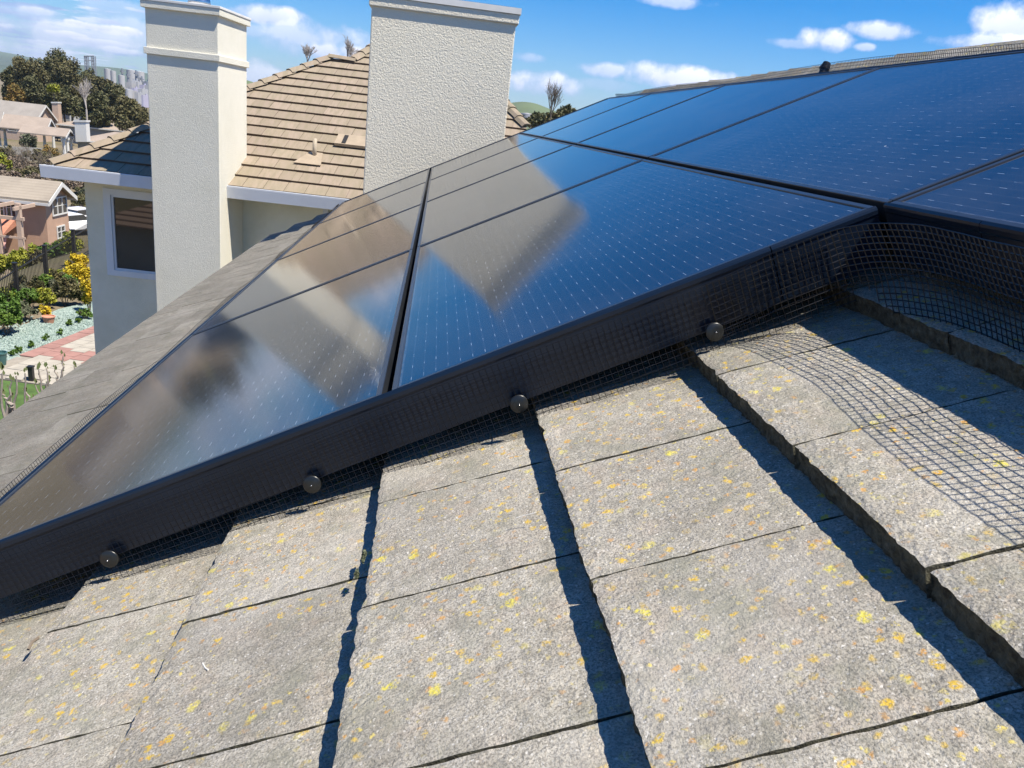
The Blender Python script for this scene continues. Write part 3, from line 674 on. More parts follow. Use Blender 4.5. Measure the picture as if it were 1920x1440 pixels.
# ------------------------------------------------------------------ ground
ORD = ['leftmost', 'second from the left', 'third from the left', 'fourth from the left', 'fifth from the left', 'sixth from the left', 'seventh from the left', 'seventh from the right', 'sixth from the right', 'fifth from the right', 'fourth from the right', 'third from the right', 'second from the right', 'rightmost']
def ss(t): t = min(1, max(0, t)); return t * t * (3 - 2 * t)
def gh(x, y):
    a = ss((-(x + 13.9)) / 11.); b = ss((y - 40) / 22.)
    z = -5 * max(a, b) if y > -50 else 0
    far = ss((math.hypot(x, y) - 230) / 700.); return z - 5.0 * far
xs = sorted(set([round(v, 2) for v in list(np.arange(-60, 40, 1.5)) + list(np.arange(-260, 260, 12)) + [s * 300 * 1.45 ** k for k in range(10) for s in (-1, 1)]]))
ys = sorted(set([round(v, 2) for v in list(np.arange(-20, 90, 1.5)) + list(np.arange(-200, 330, 12)) + [s * 350 * 1.45 ** k for k in range(10) for s in (-1, 1)]]))
mb = MB(); V_ = [(x, y, gh(x, y) - .02) for x in xs for y in ys]; ny = len(ys)
mb.add(V_, [(i * ny + j, (i + 1) * ny + j, (i + 1) * ny + j + 1, i * ny + j + 1) for i in range(len(xs) - 1) for j in range(ny - 1)])
s = NT('dry_grass_ground'); n1 = s.noise(.05, 5); n2 = s.noise(1.3, 5, .65)
a = s.mix(s.ramp(n1, [(.4, 0.), (.6, 1.)]), (.14, .125, .07), (.24, .19, .135)); a = s.mix(s.mth('MULTIPLY', s.ramp(n2, [(.4, 0.), (.65, 1.)]), .6), a, (.12, .10, .07))
s.col(a); s.set(.95, 0, .1); s.bump(s.noise(9, 4), .6, .05); M['ground'] = s.m
kind(mb.obj('ground', M['ground'], None, True), 'structure')

M['tank'] = simple('white_tank_paint', (.40, .40, .41), .6, 0, .06, .05)
M['lilac'] = simple('pale_lilac_cladding', (.42, .40, .50), .7)
M['steelfar'] = simple('grey_industrial_steel', (.20, .22, .26), .6)
M['greenhill'] = simple('spring_green_hill_grass', (.095, .125, .055), .95, 0, .3, .004, spec=.1)
M['bluehill'] = simple('distant_wooded_hill', (.07, .10, .07), .95, 0, .3, .002, spec=.1)
def hill(pts, Y, mt, name='hills', thick=900., base=-40):
    """pts: skyline pixels (x, y); a rounded ridge of real depth at world Y"""
    sk = [atY(px, py, Y) for px, py in pts]; mb = MB(); V_ = []; n = 12
    X0 = np.array([p[0] for p in sk]); Z0 = np.array([p[2] for p in sk]); XX = np.linspace(X0[0], X0[-1], 60); ZZ = np.interp(XX, X0, Z0)
    ker = np.array([1, 2, 3, 2, 1.]) / 9; ZZ = np.convolve(np.pad(ZZ, 2, 'edge'), ker, 'valid')
    for x, z in zip(XX, ZZ):
        for j in range(n + 1):
            t = -1 + 2 * j / n; h = base + (z - base) * (cos(t * pi / 2) ** 1.2 if abs(t) < 1 else 0) + 3 * sin(x * .011 + j) * (1 - abs(t))* (0 if j == n // 2 else 1)
            V_.append((x + 60 * t * sin(x * .003), Y + t * thick, h))
    mb.add(V_, [(i * (n + 1) + j, (i + 1) * (n + 1) + j, (i + 1) * (n + 1) + j + 1, i * (n + 1) + j + 1) for i in range(59) for j in range(n)])
    return kind(mb.obj(name, mt, None, True), 'structure')
hill([(-700, 40), (-400, 60), (-200, 70), (-60, 88), (0, 96), (15, 98), (30, 104), (60, 108), (110, 116), (170, 128), (230, 150)], 4300, M['bluehill'])
hill([(60, 128), (150, 126), (200, 125), (240, 130), (275, 138), (330, 150), (400, 158), (440, 166), (520, 186)], 3300, M['bluehill'])
hill([(330, 176), (400, 160), (430, 150), (450, 147), (470, 152), (490, 160), (540, 180), (600, 196)], 1500, M['greenhill'], thick=350.)
hill([(820, 225), (900, 206), (950, 194), (975, 190), (1000, 192), (1030, 205), (1070, 220), (1130, 232), (1250, 245)], 1900, M['greenhill'], thick=420.)

# ------------------------------------------------------------------ far refinery
def at_g(px, py, z): return G(px, py, z)
def tank(px0, px1, pyt, pyb, Y, label, mt='tank'):
    a, b = atY(px0, pyb, Y), atY(px1, pyb, Y); c = (a + b) / 2; r = np.linalg.norm(b - a) / 2; zt_ = atY((px0 + px1) / 2, pyt, Y)[2]
    t = thing('storage_tank', label, 'storage tank', c, 'white tanks of the far refinery'); n = 24
    V_ = [c + np.array([r * cos(2 * pi * j / n), r + r * sin(2 * pi * j / n), 0]) for j in range(n)]; h = zt_ - c[2]
    mb = MB(); mb.prism([q - ZV * 8 for q in V_], ZV * (h + 8)); child(mb, 'shell', M[mt], t)
    mb = MB(); ap = c + np.array([0, r, h + r * .12]); top_ = [q + ZV * h for q in V_]; mb.add(top_ + [ap], [(j, (j + 1) % n, n) for j in range(n)]); child(mb, 'tank_roof', M[mt], t)
for (a, b, c, d, Y, lab) in ((194, 206, 129, 146, 760, 'white refinery tank leftmost of three beside the dark trees'), (206, 216, 133, 150, 740, 'white refinery tank second in the row beside the dark trees'), (220, 232, 141, 152, 700, 'low white refinery tank under the lattice mast'),
                           (235, 252, 131, 148, 760, 'large white refinery tank behind the thin columns'), (251, 268, 134, 150, 780, 'large white refinery tank beside the slim chimney'), (232, 245, 167, 176, 560, 'low white tank in front of the refinery'),
                           (976, 1001, 213, 224, 900, 'white tank at the foot of the green hill'), (1040, 1052, 216, 222, 880, 'small white tank right of the bare tree')):
    tank(a, b, c, d, Y, lab)
rg = random.Random(3)
for i in range(12):
    px = 236 + i * 3.2; py = rg.uniform(150, 186); Y = 700 - (py - 150) * 6; wpx = rg.uniform(3, 9); hpx = rg.uniform(3, 8)
    a = atY(px, py, Y); b = atY(px + wpx, py, Y); top_ = atY(px, py - hpx, Y)[2]; mb = MB(); mb.box(a - ZV * 6, b - a, (0, 14, 0), ZV * (top_ - a[2] + 6)); mb.tube([(a + b) / 2 + np.array([0, 7, 0]), (a + b) / 2 + np.array([0, 7, (top_ - a[2]) * 1.6])], .6, 6)
    o = mb.obj('refinery_building', M[rg.choice(['tank', 'lilac', 'steelfar', 'tank'])]); tag(o, 'small refinery block left of the slim chimney, ' + ORD[i if i < 6 else i + 2] + ' in the crowd', 'building', 'pale blocks of the far refinery')
for px, pt0, pb in ((229, 128, 160), (240, 135, 160), (255, 132, 158), (259, 140, 168), (266, 143, 165)):
    a, b = atY(px, pb, 740), atY(px, pt0, 740); mb = MB(); mb.tube([a, b], 1.1, 8, r2=.7, caps=True); mb.tube([b - ZV * 3, b - ZV * 2], 2., 8); o = mb.obj('distillation_column', M['steelfar'])
    tag(o, {229: 'leftmost', 240: 'second from left', 255: 'tallest', 259: 'second from right', 266: 'rightmost'}[px] + ' thin dark column among the refinery tanks', 'column', 'thin columns of the far refinery')
def pylon(px0, px1, pt0, pb, Y, label):
    mb = MB(); a, b = atY(px0, pt0, Y), atY(px1, pt0, Y); z0 = atY(px0, pb, Y)[2]; wd = b - a; q = wd * .28
    for base in (a, b - q):
        for s_ in (0, 1):
            for d_ in (0, 2.5): p = base + q * s_ + np.array([0, d_, 0]); mb.tube([p, [p[0], p[1], z0 - 20]], .35, 4)
        h = a[2] - z0 + 20; k = 7
        for i in range(k):
            z1_, z2_ = a[2] - h * i / k, a[2] - h * (i + 1) / k; mb.tube([[base[0], base[1], z1_], [base[0] + q[0], base[1] + q[1], z2_]], .2, 4); mb.tube([[base[0] + q[0], base[1] + q[1], z1_], [base[0], base[1], z2_]], .2, 4)
    mb.tube([a, b], .4, 4); mb.tube([a - ZV * 3, b - ZV * 3], .3, 4); o = mb.obj('steel_frame_tower', M['steelfar']); tag(o, label, 'tower')
pylon(158, 176, 105, 125, 620, 'grey double steel frame tower standing above the dark trees')

# ------------------------------------------------------------------ vegetation
def leaf_cloud(center, rad, n, size, rg_, clumps=26, flat=.75, shell=.55):
    """leaf-sized faces in clumps spread over the volume"""
    c = np.asarray(center, float); rad = np.asarray(rad, float) * np.ones(3); mb_v = []; 
    cc = rg_.normal(size=(clumps, 3)); cc /= np.linalg.norm(cc, axis=1)[:, None]; rr = shell + (1 - shell) * rg_.random((clumps, 1)); cc = cc * rr * rad; cc[:, 2] = np.where(cc[:, 2] < -rad[2] * .5, cc[:, 2] * .4, cc[:, 2])
    cs = (.22 + .24 * rg_.random(clumps))
    idx = rg_.integers(0, clumps, n); off = rg_.normal(size=(n, 3)); off /= np.linalg.norm(off, axis=1)[:, None]; off *= (rg_.random((n, 1)) ** .5)
    p = c + cc[idx] + off * cs[idx][:, None] * rad
    a = rg_.normal(size=(n, 3)); a /= np.linalg.norm(a, axis=1)[:, None]; b = rg_.normal(size=(n, 3)); b -= (b * a).sum(1)[:, None] * a; b /= np.linalg.norm(b, axis=1)[:, None]
    s_ = size * (.6 + .8 * rg_.random((n, 1)))
    q = np.stack([p - a * s_, p + b * s_ * .55, p + a * s_, p - b * s_ * .55], 1).reshape(-1, 3)
    return q, np.arange(n * 4).reshape(-1, 4)
def mesh_np(name, v, f, mt):
    me = bpy.data.meshes.new(name); me.vertices.add(len(v)); me.vertices.foreach_set('co', v.ravel().astype(np.float32)); me.loops.add(f.size); me.loops.foreach_set('vertex_index', f.ravel().astype(np.int32))
    me.polygons.add(len(f)); me.polygons.foreach_set('loop_start', (np.arange(len(f)) * f.shape[1]).astype(np.int32)); me.materials.append(mt); me.update(); me.validate(); return me
def child_me(me, nm, par):
    o = link(nm, me); o.parent = par; o.matrix_parent_inverse = Matrix.Translation(-Vector(par.location)); return o
M['oak'] = mat_leaf('dark_oak_leaves', (.085, .095, .04), (.14, .125, .055)); M['olive'] = mat_leaf('brownish_green_leaves', (.15, .125, .055), (.10, .105, .045))
M['lime'] = mat_leaf('yellow_green_leaves', (.34, .33, .04), (.17, .22, .035)); M['green'] = mat_leaf('fresh_green_leaves', (.07, .15, .025), (.12, .19, .03))
M['yellow'] = mat_leaf('yellow_flowers', (.62, .45, .03), (.45, .36, .03)); M['dull'] = mat_leaf('grey_green_leaves', (.10, .12, .07), (.15, .15, .09)); M['brownbrush'] = mat_leaf('brown_brush_twigs', (.19, .14, .10), (.26, .21, .16))
M['orange'] = mat_leaf('rust_orange_leaves', (.26, .15, .04), (.20, .17, .05)); M['bark'] = simple('grey_brown_bark', (.16, .13, .10), .95); M['pale_bark'] = simple('pale_bare_bark', (.42, .38, .35), .9)
def tree(px0, px1, pyt, pyb, Y, label, mt='oak', n=9000, size=.4, zb=-6., group=None, clumps=34, name='tree', seed=0, cat='tree', shell=.5):
    a, b = atY(px0, pyt, Y), atY(px1, pyb, Y); c = (a + b) / 2; rx = abs(b[0] - a[0]) / 2; rz = abs(a[2] - b[2]) / 2; rg_ = np.random.default_rng(seed + int(px0 * 7 + pyt))
    t = thing(name, label, cat, (c[0], c[1], zb), group)
    v, f = leaf_cloud(c, (rx * .88, rx * .8, rz * .88), n, size, rg_, clumps, shell=shell); child_me(mesh_np('crown', v, f, M[mt]), 'crown', t)
    mb = MB(); br = max(.12, rx * .07); mb.tube([(c[0], c[1], zb - .3), (c[0] + rx * .05, c[1], (zb + c[2]) / 2), (c[0], c[1], c[2])], br, 8, r2=br * .5)
    for k in range(5):
        an = 2 * pi * k / 5 + rg_.random(); mb.tube([(c[0], c[1], c[2] - rz * .5), (c[0] + rx * .35 * cos(an), c[1] + rx * .35 * sin(an), c[2]), (c[0] + rx * .7 * cos(an), c[1] + rx * .7 * sin(an), c[2] + rz * .4)], br * .45, 5, r2=br * .1)
    child(mb, 'trunk', M['bark'], t); return t
TR = [(2, 50, 118, 185, 200, 'oak', 'dark oak at the left edge of the wooded knoll'), (20, 95, 98, 190, 190, 'olive', 'broad brownish green oak left of the knoll summit'), (72, 145, 89, 180, 205, 'oak', 'tallest dark oak on top of the wooded knoll'),
      (92, 168, 108, 200, 185, 'olive', 'wide olive green oak right of the tallest one'), (140, 192, 122, 190, 200, 'oak', 'dark oak below the steel frame tower'), (160, 222, 130, 205, 180, 'olive', 'oak stepping down toward the refinery'),
      (188, 240, 150, 215, 170, 'oak', 'dark oak in front of the refinery columns'), (205, 278, 178, 235, 150, 'olive', 'low bushy tree just left of the slim chimney'), (36, 82, 135, 192, 175, 'oak', 'dark oak low in the middle of the knoll'), (84, 150, 150, 205, 165, 'oak', 'dark oak behind the grey gabled roof'), (10, 40, 150, 190, 172, 'orange', 'rust tinged tree behind the leftmost roofs'), (150, 205, 170, 222, 158, 'oak', 'dark tree behind the bare pale tree')]
for (a, b, c, d, Y, mt, lab) in TR: tree(a - 6, b + 6, c, d + 26, Y, lab, mt, 24000, .24, -5.2, 'oaks on the wooded knoll', 60, shell=.35)
tree(88, 112, 157, 176, 160, 'small yellow green conifer in front of the dark oaks', 'lime', 1500, .3, -5.1)
tree(1048, 1082, 194, 232, 90, 'dark green bushy tree at the right of the green hill', 'oak', 3000, .16, -5.2)
tree(985, 1040, 208, 250, 110, 'low dark tree row behind the right hip of the tan roof', 'oak', 3500, .22, -5.2)
tree(1022, 1062, 205, 240, 85, 'olive brown shrub below the bare poplar', 'olive', 2500, .16, -5.2)
tree(944, 990, 210, 250, 130, 'dark tree half hidden by the big chimney', 'dull', 2500, .25, -5.2)
def bare_tree(px, pyt, pyb, Y, label, n=5, spread=.16, mt='bark', zb=-5., r=.10, seed=1, name='bare_tree', steps=4):
    rg_ = random.Random(seed + px); b = atY(px, pyb, Y); tp = atY(px, pyt, Y); h = tp[2] - b[2]
    t = thing(name, label, 'tree', (b[0], b[1], zb)); mb = MB(); mb.tube([(b[0], b[1], zb - .2), (b[0], b[1], b[2])], r * 1.1, 7, r2=r); child(mb, 'trunk', M[mt], t)
    mb = MB()
    def grow(p, d, ln, rr, dep):
        q = p + d * ln; mb.tube([p, (p + q) / 2 + np.array([rg_.uniform(-.03, .03) * ln, rg_.uniform(-.03, .03) * ln, 0]), q], rr, 4, r2=rr * .6)
        if dep == 0: return
        for k in range(5 if dep > 1 else 6):
            s_ = rg_.uniform(.35, 1.0); nd_ = nrm(d + np.array([rg_.gauss(0, spread * 2.2), rg_.gauss(0, spread * 2.2), rg_.uniform(0, .5)])); grow(p + d * ln * s_, nd_, ln * rg_.uniform(.5, .75), rr * .55, dep - 1)
    for k in range(n): grow(np.array([b[0], b[1], b[2]]) + ZV * h * rg_.uniform(0, .25), nrm(np.array([rg_.gauss(0, spread), rg_.gauss(0, spread), 1.])), h * rg_.uniform(.4, .62), r * .6, steps - 1)
    child(mb, 'branches', M[mt], t); return t
bare_tree(162, 155, 205, 150, 'pale leafless tree in front of the dark oaks', 4, .16, 'pale_bark', -5, .15, 4)
bare_tree(1032, 154, 225, 80, 'tall leafless poplar right of the big chimney', 5, .12, 'bark', -5, .06, 5)
bare_tree(576, 86, 118, 60, 'leafless tree top rising over the middle of the tan ridge', 5, .22, 'pale_bark', -5, .07, 6)
bare_tree(652, 78, 118, 62, 'leafless tree top rising over the tan ridge beside the big chimney', 5, .22, 'pale_bark', -5, .07, 9)
def shrub(px, py, wpx, hpx, mt, label, zg=None, n=1800, size=.06, group=None, name='shrub', Y=None, clumps=22, stems=True):
    """base of the plant at (px, py)"""
    if Y is None:
        zg = -4.9 if zg is None else zg; b = G(px, py, zg)
    else: b = atY(px, py, Y); zg = b[2]
    Yb = b[1]; w_ = abs(atY(px + wpx / 2, py, Yb)[0] - atY(px - wpx / 2, py, Yb)[0]); h_ = atY(px, py - hpx, Yb)[2] - b[2]
    t = thing(name, label, 'shrub', (b[0], b[1], zg), group); rg_ = np.random.default_rng(int(px * 13 + py))
    v, f = leaf_cloud((b[0], b[1], zg + h_ * .55), (w_ / 2 * .85, w_ / 2 * .85, h_ * .42), n, size, rg_, clumps, shell=.35); child_me(mesh_np('foliage', v, f, M[mt]), 'foliage', t)
    if stems:
        mb = MB()
        for k in range(7): an = 2 * pi * k / 7; mb.tube([(b[0], b[1], zg - .1), (b[0] + w_ * .18 * cos(an), b[1] + w_ * .18 * sin(an), zg + h_ * .4), (b[0] + w_ * .3 * cos(an), b[1] + w_ * .3 * sin(an), zg + h_ * .8)], max(.012, h_ * .012), 5, r2=.006)
        child(mb, 'stem', M['bark'], t)
    return t
# ------------------------------------------------------------------ houses of the neighbourhood
M['pink'] = simple('salmon_wall_paint', (.44, .285, .20), .85, 0, .06, 2); M['peach'] = simple('peach_wall_paint', (.47, .35, .27), .85, 0, .05, 2); M['greysid'] = simple('grey_wall_paint', (.24, .25, .25), .85, 0, .06, 2); M['yellowwall'] = simple('pale_yellow_wall_paint', (.62, .52, .33), .85)
M['whitetrim'] = simple('white_trim_paint', (.60, .59, .56), .6, 0, .03); M['roofpink'] = mat_rows('pinkish_tan_far_roof', (.31, .25, .205)); M['rooftan'] = mat_rows('tan_far_roof', (.30, .255, .20)); M['roofgrey'] = mat_rows('grey_far_roof', (.28, .255, .23)); M['roofgreen'] = mat_rows('grey_green_far_roof', (.25, .25, .20)); M['redtile'] = mat_rows('red_porch_tiles', (.50, .20, .12))
M['fwin'] = glassy('far_window_glass', (.03, .035, .04), .08)
def fwindow(par, p, ax, nrmv, w_, h_, cols=1, rws=2, bar=.07):
    """p lower-left corner on the wall"""
    mb = MB(); o = p + nrmv * .01
    mb.box(o, ax * w_, ZV * .09, nrmv * .07); mb.box(o + ZV * (h_ - .09), ax * w_, ZV * .09, nrmv * .07)
    for c in range(cols + 1): mb.box(o + ax * ((w_ - bar) * c / cols) + ZV * .09, ax * bar, ZV * (h_ - .18), nrmv * .07)
    for r_ in range(1, rws): mb.box(o + ax * bar + ZV * (h_ * r_ / rws), ax * (w_ - 2 * bar), ZV * bar * .6, nrmv * .05)
    f = child(mb, 'window', M['whitetrim'], par)
    mb = MB(); mb.box(o + ax * bar * .5 + ZV * .05, ax * (w_ - bar), ZV * (h_ - .1), nrmv * .02); cw(mb, 'pane', M['fwin'], f); return f
def to_px(A_, ex, px):                                    # how far along ex until it shows at picture column px
    lo, hi = 0., 80.
    for _ in range(50):
        mdl = (lo + hi) / 2; c = MW.T @ (A_ + ex * mdl - CAM)
        if CX + FPX * c[0] / c[2] < px: lo = mdl
        else: hi = mdl
    return lo
def gable_house(a, bx, yaw, zg, eave_py, apex_py, length, label, wall, roof, over=.45):
    """a = ground pixel of the left corner of the gable end that faces us, bx = picture column of its right corner"""
    A_ = G(a[0], a[1], zg); ex = np.array([cos(radians(yaw)), sin(radians(yaw)), 0]); W_ = to_px(A_, ex, bx); B_ = A_ + ex * W_; nr = nrm(np.cross(ex, ZV))
    if nr @ (CAM - A_) < 0: nr = -nr
    Ld = -nr                                                # the house runs away behind its gable
    he = onplane(a[0], eave_py, A_, nr)[2] - zg; mc = MW.T @ ((A_ + B_) / 2 - CAM); ha = onplane(CX + FPX * mc[0] / mc[2], apex_py, A_, nr)[2] - zg; ha = max(ha, he + W_ * .16)
    t = thing('house', label, 'house', (A_[0], A_[1], zg)); mb = MB()
    mb.prism([A_ - ZV * 1, B_ - ZV * 1, B_ + ZV * he, (A_ + B_) / 2 + ZV * ha, A_ + ZV * he], Ld * length); child(mb, 'wall', M[wall], t)
    mb = MB(); k = (ha - he) / (W_ / 2); o0 = nr * over
    for s_, C in ((-1, A_), (1, B_)):
        lo = C + ex * s_ * over + ZV * (he - k * over + .06); hi = (A_ + B_) / 2 + ZV * (ha + .06)
        mb.prism([lo + o0, hi + o0, hi + o0 + ZV * .16, lo + o0 + ZV * .16], Ld * (length + 2 * over))
    rf = child(mb, 'roof', M[roof], t); mb = MB()
    for s_, C in ((-1, A_), (1, B_)):
        lo = C + ex * s_ * over + ZV * (he - k * over - .12); hi = (A_ + B_) / 2 + ZV * (ha - .12); mb.prism([lo + o0 * 1.02, hi + o0 * 1.02, hi + o0 * 1.02 + ZV * .3, lo + o0 * 1.02 + ZV * .3], nr * .05)
        mb.box(lo + o0, Ld * (length + 2 * over), ex * s_ * .06, ZV * .18)
    child(mb, 'barge_board', M['whitetrim'], t)
    return dict(t=t, A=A_, B=B_, ex=ex, nr=nr, W=W_, he=he, ha=ha, Ld=Ld, zg=zg)
def hip_house(a, bx, depth, zg, eave_py, ridge_py, label, wall, roof, yaw=3, over=.5):
    A_ = G(a[0], a[1], zg); ex = np.array([cos(radians(yaw)), sin(radians(yaw)), 0]); W_ = to_px(A_, ex, bx); ey = np.array([-ex[1], ex[0], 0]); he = onplane(a[0], eave_py, A_, ey)[2] - zg
    t = thing('house', label, 'house', (A_[0], A_[1], zg)); mb = MB(); mb.box(A_ - ZV, ex * W_, ey * depth, ZV * (he + 1)); child(mb, 'wall', M[wall], t)
    rz_ = onplane(a[0], ridge_py, A_ + ey * depth / 2, ey)[2] - zg; q = [A_ - ex * over - ey * over, A_ + ex * (W_ + over) - ey * over, A_ + ex * (W_ + over) + ey * (depth + over), A_ - ex * over + ey * (depth + over)]; q = [p_ + ZV * he for p_ in q]
    ins = min(depth / 2, W_ * .45); r0 = A_ + ex * ins + ey * depth / 2 + ZV * rz_; r1 = A_ + ex * (W_ - ins) + ey * depth / 2 + ZV * rz_
    mb = MB(); mb.add(q + [r0, r1], [(0, 1, 5, 4), (1, 2, 5), (2, 3, 4, 5), (3, 0, 4), (0, 3, 2, 1)]); child(mb, 'roof', M[roof], t)
    mb = MB(); mb.box(q[0] - ey * .06 - ZV * .16, q[1] - q[0], ey * .06, ZV * .2); mb.box(q[1] - ZV * .16, q[2] - q[1], ex * .06, ZV * .2); child(mb, 'gutter', M['whitetrim'], t)
    return dict(t=t, A=A_, B=A_ + ex * W_, ex=ex, nr=-ey, W=W_, he=he, ha=rz_, Ld=ey, zg=zg)
def simple_chimney(par, px0, px1, pyt, pyb, Y, mt='whitetrim'):
    a, b = atY(px0, pyb, Y), atY(px1, pyb, Y); h = atY(px0, pyt, Y)[2] - a[2]; mb = MB(); mb.box(a, b - a, (0, 1.3, 0), ZV * h); c = child(mb, 'chimney', M[mt], par)
    mb = MB(); d = (b - a) * .08; mb.box(a - d + ZV * h - np.array([0, .1, 0]), (b - a) * 1.16, (0, 1.5, 0), ZV * .25); cw(mb, 'chimney_cap', M['whitetrim'], c)
def porch(p, ex, nr, w_, d_, hc, roof, label, hroof=1.6, ncol=2, arch=False):
    """gabled porch with white columns; p = front left ground corner"""
    t = thing('porch', label, 'porch', p); mb = MB(); C = p + ex * w_ / 2
    mb.prism([p + ZV * hc - ex * .4, p + ex * (w_ + .4) + ZV * hc, C + ZV * (hc + hroof)], -nr * d_); child(mb, 'gable', M['greysid'], t)
    mb = MB()
    for s_ in (-1, 1):
        lo = C + ex * s_ * (w_ / 2 + .7) + ZV * (hc + .0); hi = C + ZV * (hc + hroof + .12); mb.prism([lo + nr * .3, hi + nr * .3, hi + nr * .3 + ZV * .15, lo + nr * .3 + ZV * .15], -nr * (d_ + .3))
    child(mb, 'roof', M[roof], t); mb = MB()
    for s_ in (-1, 1):
        lo = C + ex * s_ * (w_ / 2 + .7) + ZV * (hc - .2); hi = C + ZV * (hc + hroof - .08); mb.prism([lo + nr * .32, hi + nr * .32, hi + nr * .32 + ZV * .28, lo + nr * .32 + ZV * .28], nr * .05)
    mb.box(p - ex * .2 + ZV * (hc - .3), ex * (w_ + .4), -nr * .3, ZV * .3); child(mb, 'trim', M['whitetrim'], t)
    for k in range(ncol):
        mb = MB(); q = p + ex * (w_ * k / (ncol - 1)) - nr * .2; mb.tube([q, q + ZV * (hc - .3)], .24, 10, r2=.17); mb.box(q - ex * .32 - nr * .32 - ZV * .05, ex * .64, nr * .64, ZV * .25); mb.box(q - ex * .27 - nr * .27 + ZV * (hc - .5), ex * .54, nr * .54, ZV * .2); child(mb, 'column', M['whitetrim'], t)
    return t
# salmon two storey house beyond the fence
h1 = gable_house((92, 470), 132, 88, -4.6, 372, 344, 17, 'salmon two storey house with tan roof just beyond the black fence', 'pink', 'rooftan')
def wallpt(h, px, py): return onplane(px, py, h['A'] + h['nr'] * .01, h['nr'])
def win_px(h, px0, px1, pyt, pyb, cols, rws):
    a = wallpt(h, px0, pyb); b = wallpt(h, px1, pyb); c = wallpt(h, px0, pyt); w_ = (b - a) @ h['ex']; fwindow(h['t'], a, h['ex'], h['nr'], w_, c[2] - a[2], cols, rws)
win_px(h1, 98, 126, 371, 406, 3, 2); win_px(h1, 107, 122, 424, 449, 2, 2)
ex1, nr1, Ld1, A1 = h1['ex'], h1['nr'], h1['Ld'], h1['A']
# long side of the salmon house with a white window bay
mb = MB(); side_n = -ex1
bay = A1 + Ld1 * 7.0
for (pa_, pb_, yt_, yb_) in ((-14, 11, 374, 414), (14, 33, 372, 410)):
    sp0 = A1 + side_n * .02; q0 = onplane(pa_, yb_, sp0, side_n); q1 = onplane(pb_, yb_, sp0, side_n); q2 = onplane(pb_, yt_, sp0, side_n); wv_ = q1 - q0; wv_[2] = 0
    fwindow(h1['t'], np.array([q0[0], q0[1], q1[2]]), wv_ / np.linalg.norm(wv_), side_n, np.linalg.norm(wv_), q2[2] - q1[2], 2, 2)
M['awn'] = simple('red_white_awning_cloth', (.62, .36, .32), .8, 0, .35, 3)
for k in range(5):
    pass
pg = thing('pergola', 'salmon painted pergola on tall posts in front of the salmon house', 'pergola', A1 + side_n * 2.2)
for k in range(5):
    q = A1 + Ld1 * (.4 + k * 1.35) + side_n * 2.3; mb = MB(); mb.box(q - ex1 * .14, ex1 * .28, Ld1 * .28, ZV * (3.0 if k % 2 else 3.4)); child(mb, 'post', M['peach'], pg)
    mb = MB(); mb.box(q + ex1 * 2.3 + ZV * 3.0, -ex1 * 3.0, Ld1 * .12, ZV * .22); child(mb, 'rafter', M['peach'], pg)
mb = MB(); mb.box(A1 + Ld1 * .2 + side_n * 2.45 + ZV * 2.3, Ld1 * 6.2, ex1 * .16, ZV * .22); child(mb, 'beam', M['peach'], pg)
mb = MB(); mb.box(A1 + Ld1 * .2 + side_n * 2.45 + ZV * 1.1, Ld1 * 6.2, ex1 * .08, ZV * .14); child(mb, 'rail', M['peach'], pg)
q = onplane(33, 440, A1 + side_n * .1, side_n); q[2] = onplane(33, 412, A1, side_n)[2] - 3.3; mb = MB(); mb.prism([q + ZV * 2.9, q + ZV * 3.4, q + side_n * 1.8 + ZV * 2.5, q + side_n * 1.8 + ZV * 2.4], Ld1 * 6); t_ = thing('lean_to_roof', 'red tiled lean to roof on the left of the salmon house', 'roof', q); child(mb, 'tiles', M['redtile'], t_)
mb = MB(); pts = 12
for i in range(pts):
    a = q + side_n * (1.85) + Ld1 * (i * .45 - .3) + ZV * (2.45 + .12 * sin(i * 1.3)); b = q + side_n * 1.85 + Ld1 * ((i + 1) * .45 - .3) + ZV * (2.45 + .12 * sin((i + 1) * 1.3)); mb.add([a, b, b - ZV * .75 + side_n * .25, a - ZV * .75 + side_n * .25], [(0, 1, 2, 3)], i % 2)
o = mb.obj('awning_cloth', [M['awn'], M['whitetrim']]); tag(o, 'rumpled red and white cloth hanging from the red lean to', 'cloth')
# grey roofed house with peach gable
h2 = gable_house((69, 262), 104, 88, -4.6, 224, 199, 34, 'grey roofed two storey house with a peach gable end at the left edge', 'peach', 'roofgrey')
win_px(h2, 74, 79, 223, 237, 1, 2); win_px(h2, 87, 92, 222, 236, 1, 2); simple_chimney(h2['t'], 101, 112, 194, 246, h2['B'][1] + .3, 'peach')
for k in range(3): fwindow(h2['t'], h2['A'] + h2['Ld'] * (3.2 + 5 * k + 1.6) - h2['ex'] * .02 + ZV * (h2['he'] - 2.4), -h2['Ld'], -h2['ex'], 1.6, 1.5, 1, 2)
p0 = G(-22, 290, -4.7); p1 = G(37, 281, -4.7); exx = nrm(p1 - p0); nn_ = nrm(np.cross(exx, ZV)); nn_ = nn_ if nn_ @ (CAM - p0) > 0 else -nn_
porch(G(3, 277, -4.6), exx, nn_, np.linalg.norm(G(37, 280, -4.6) - G(3, 277, -4.6)), 7, 3.1, 'roofgrey', 'gabled porch with two white columns at the left edge', 1.9)
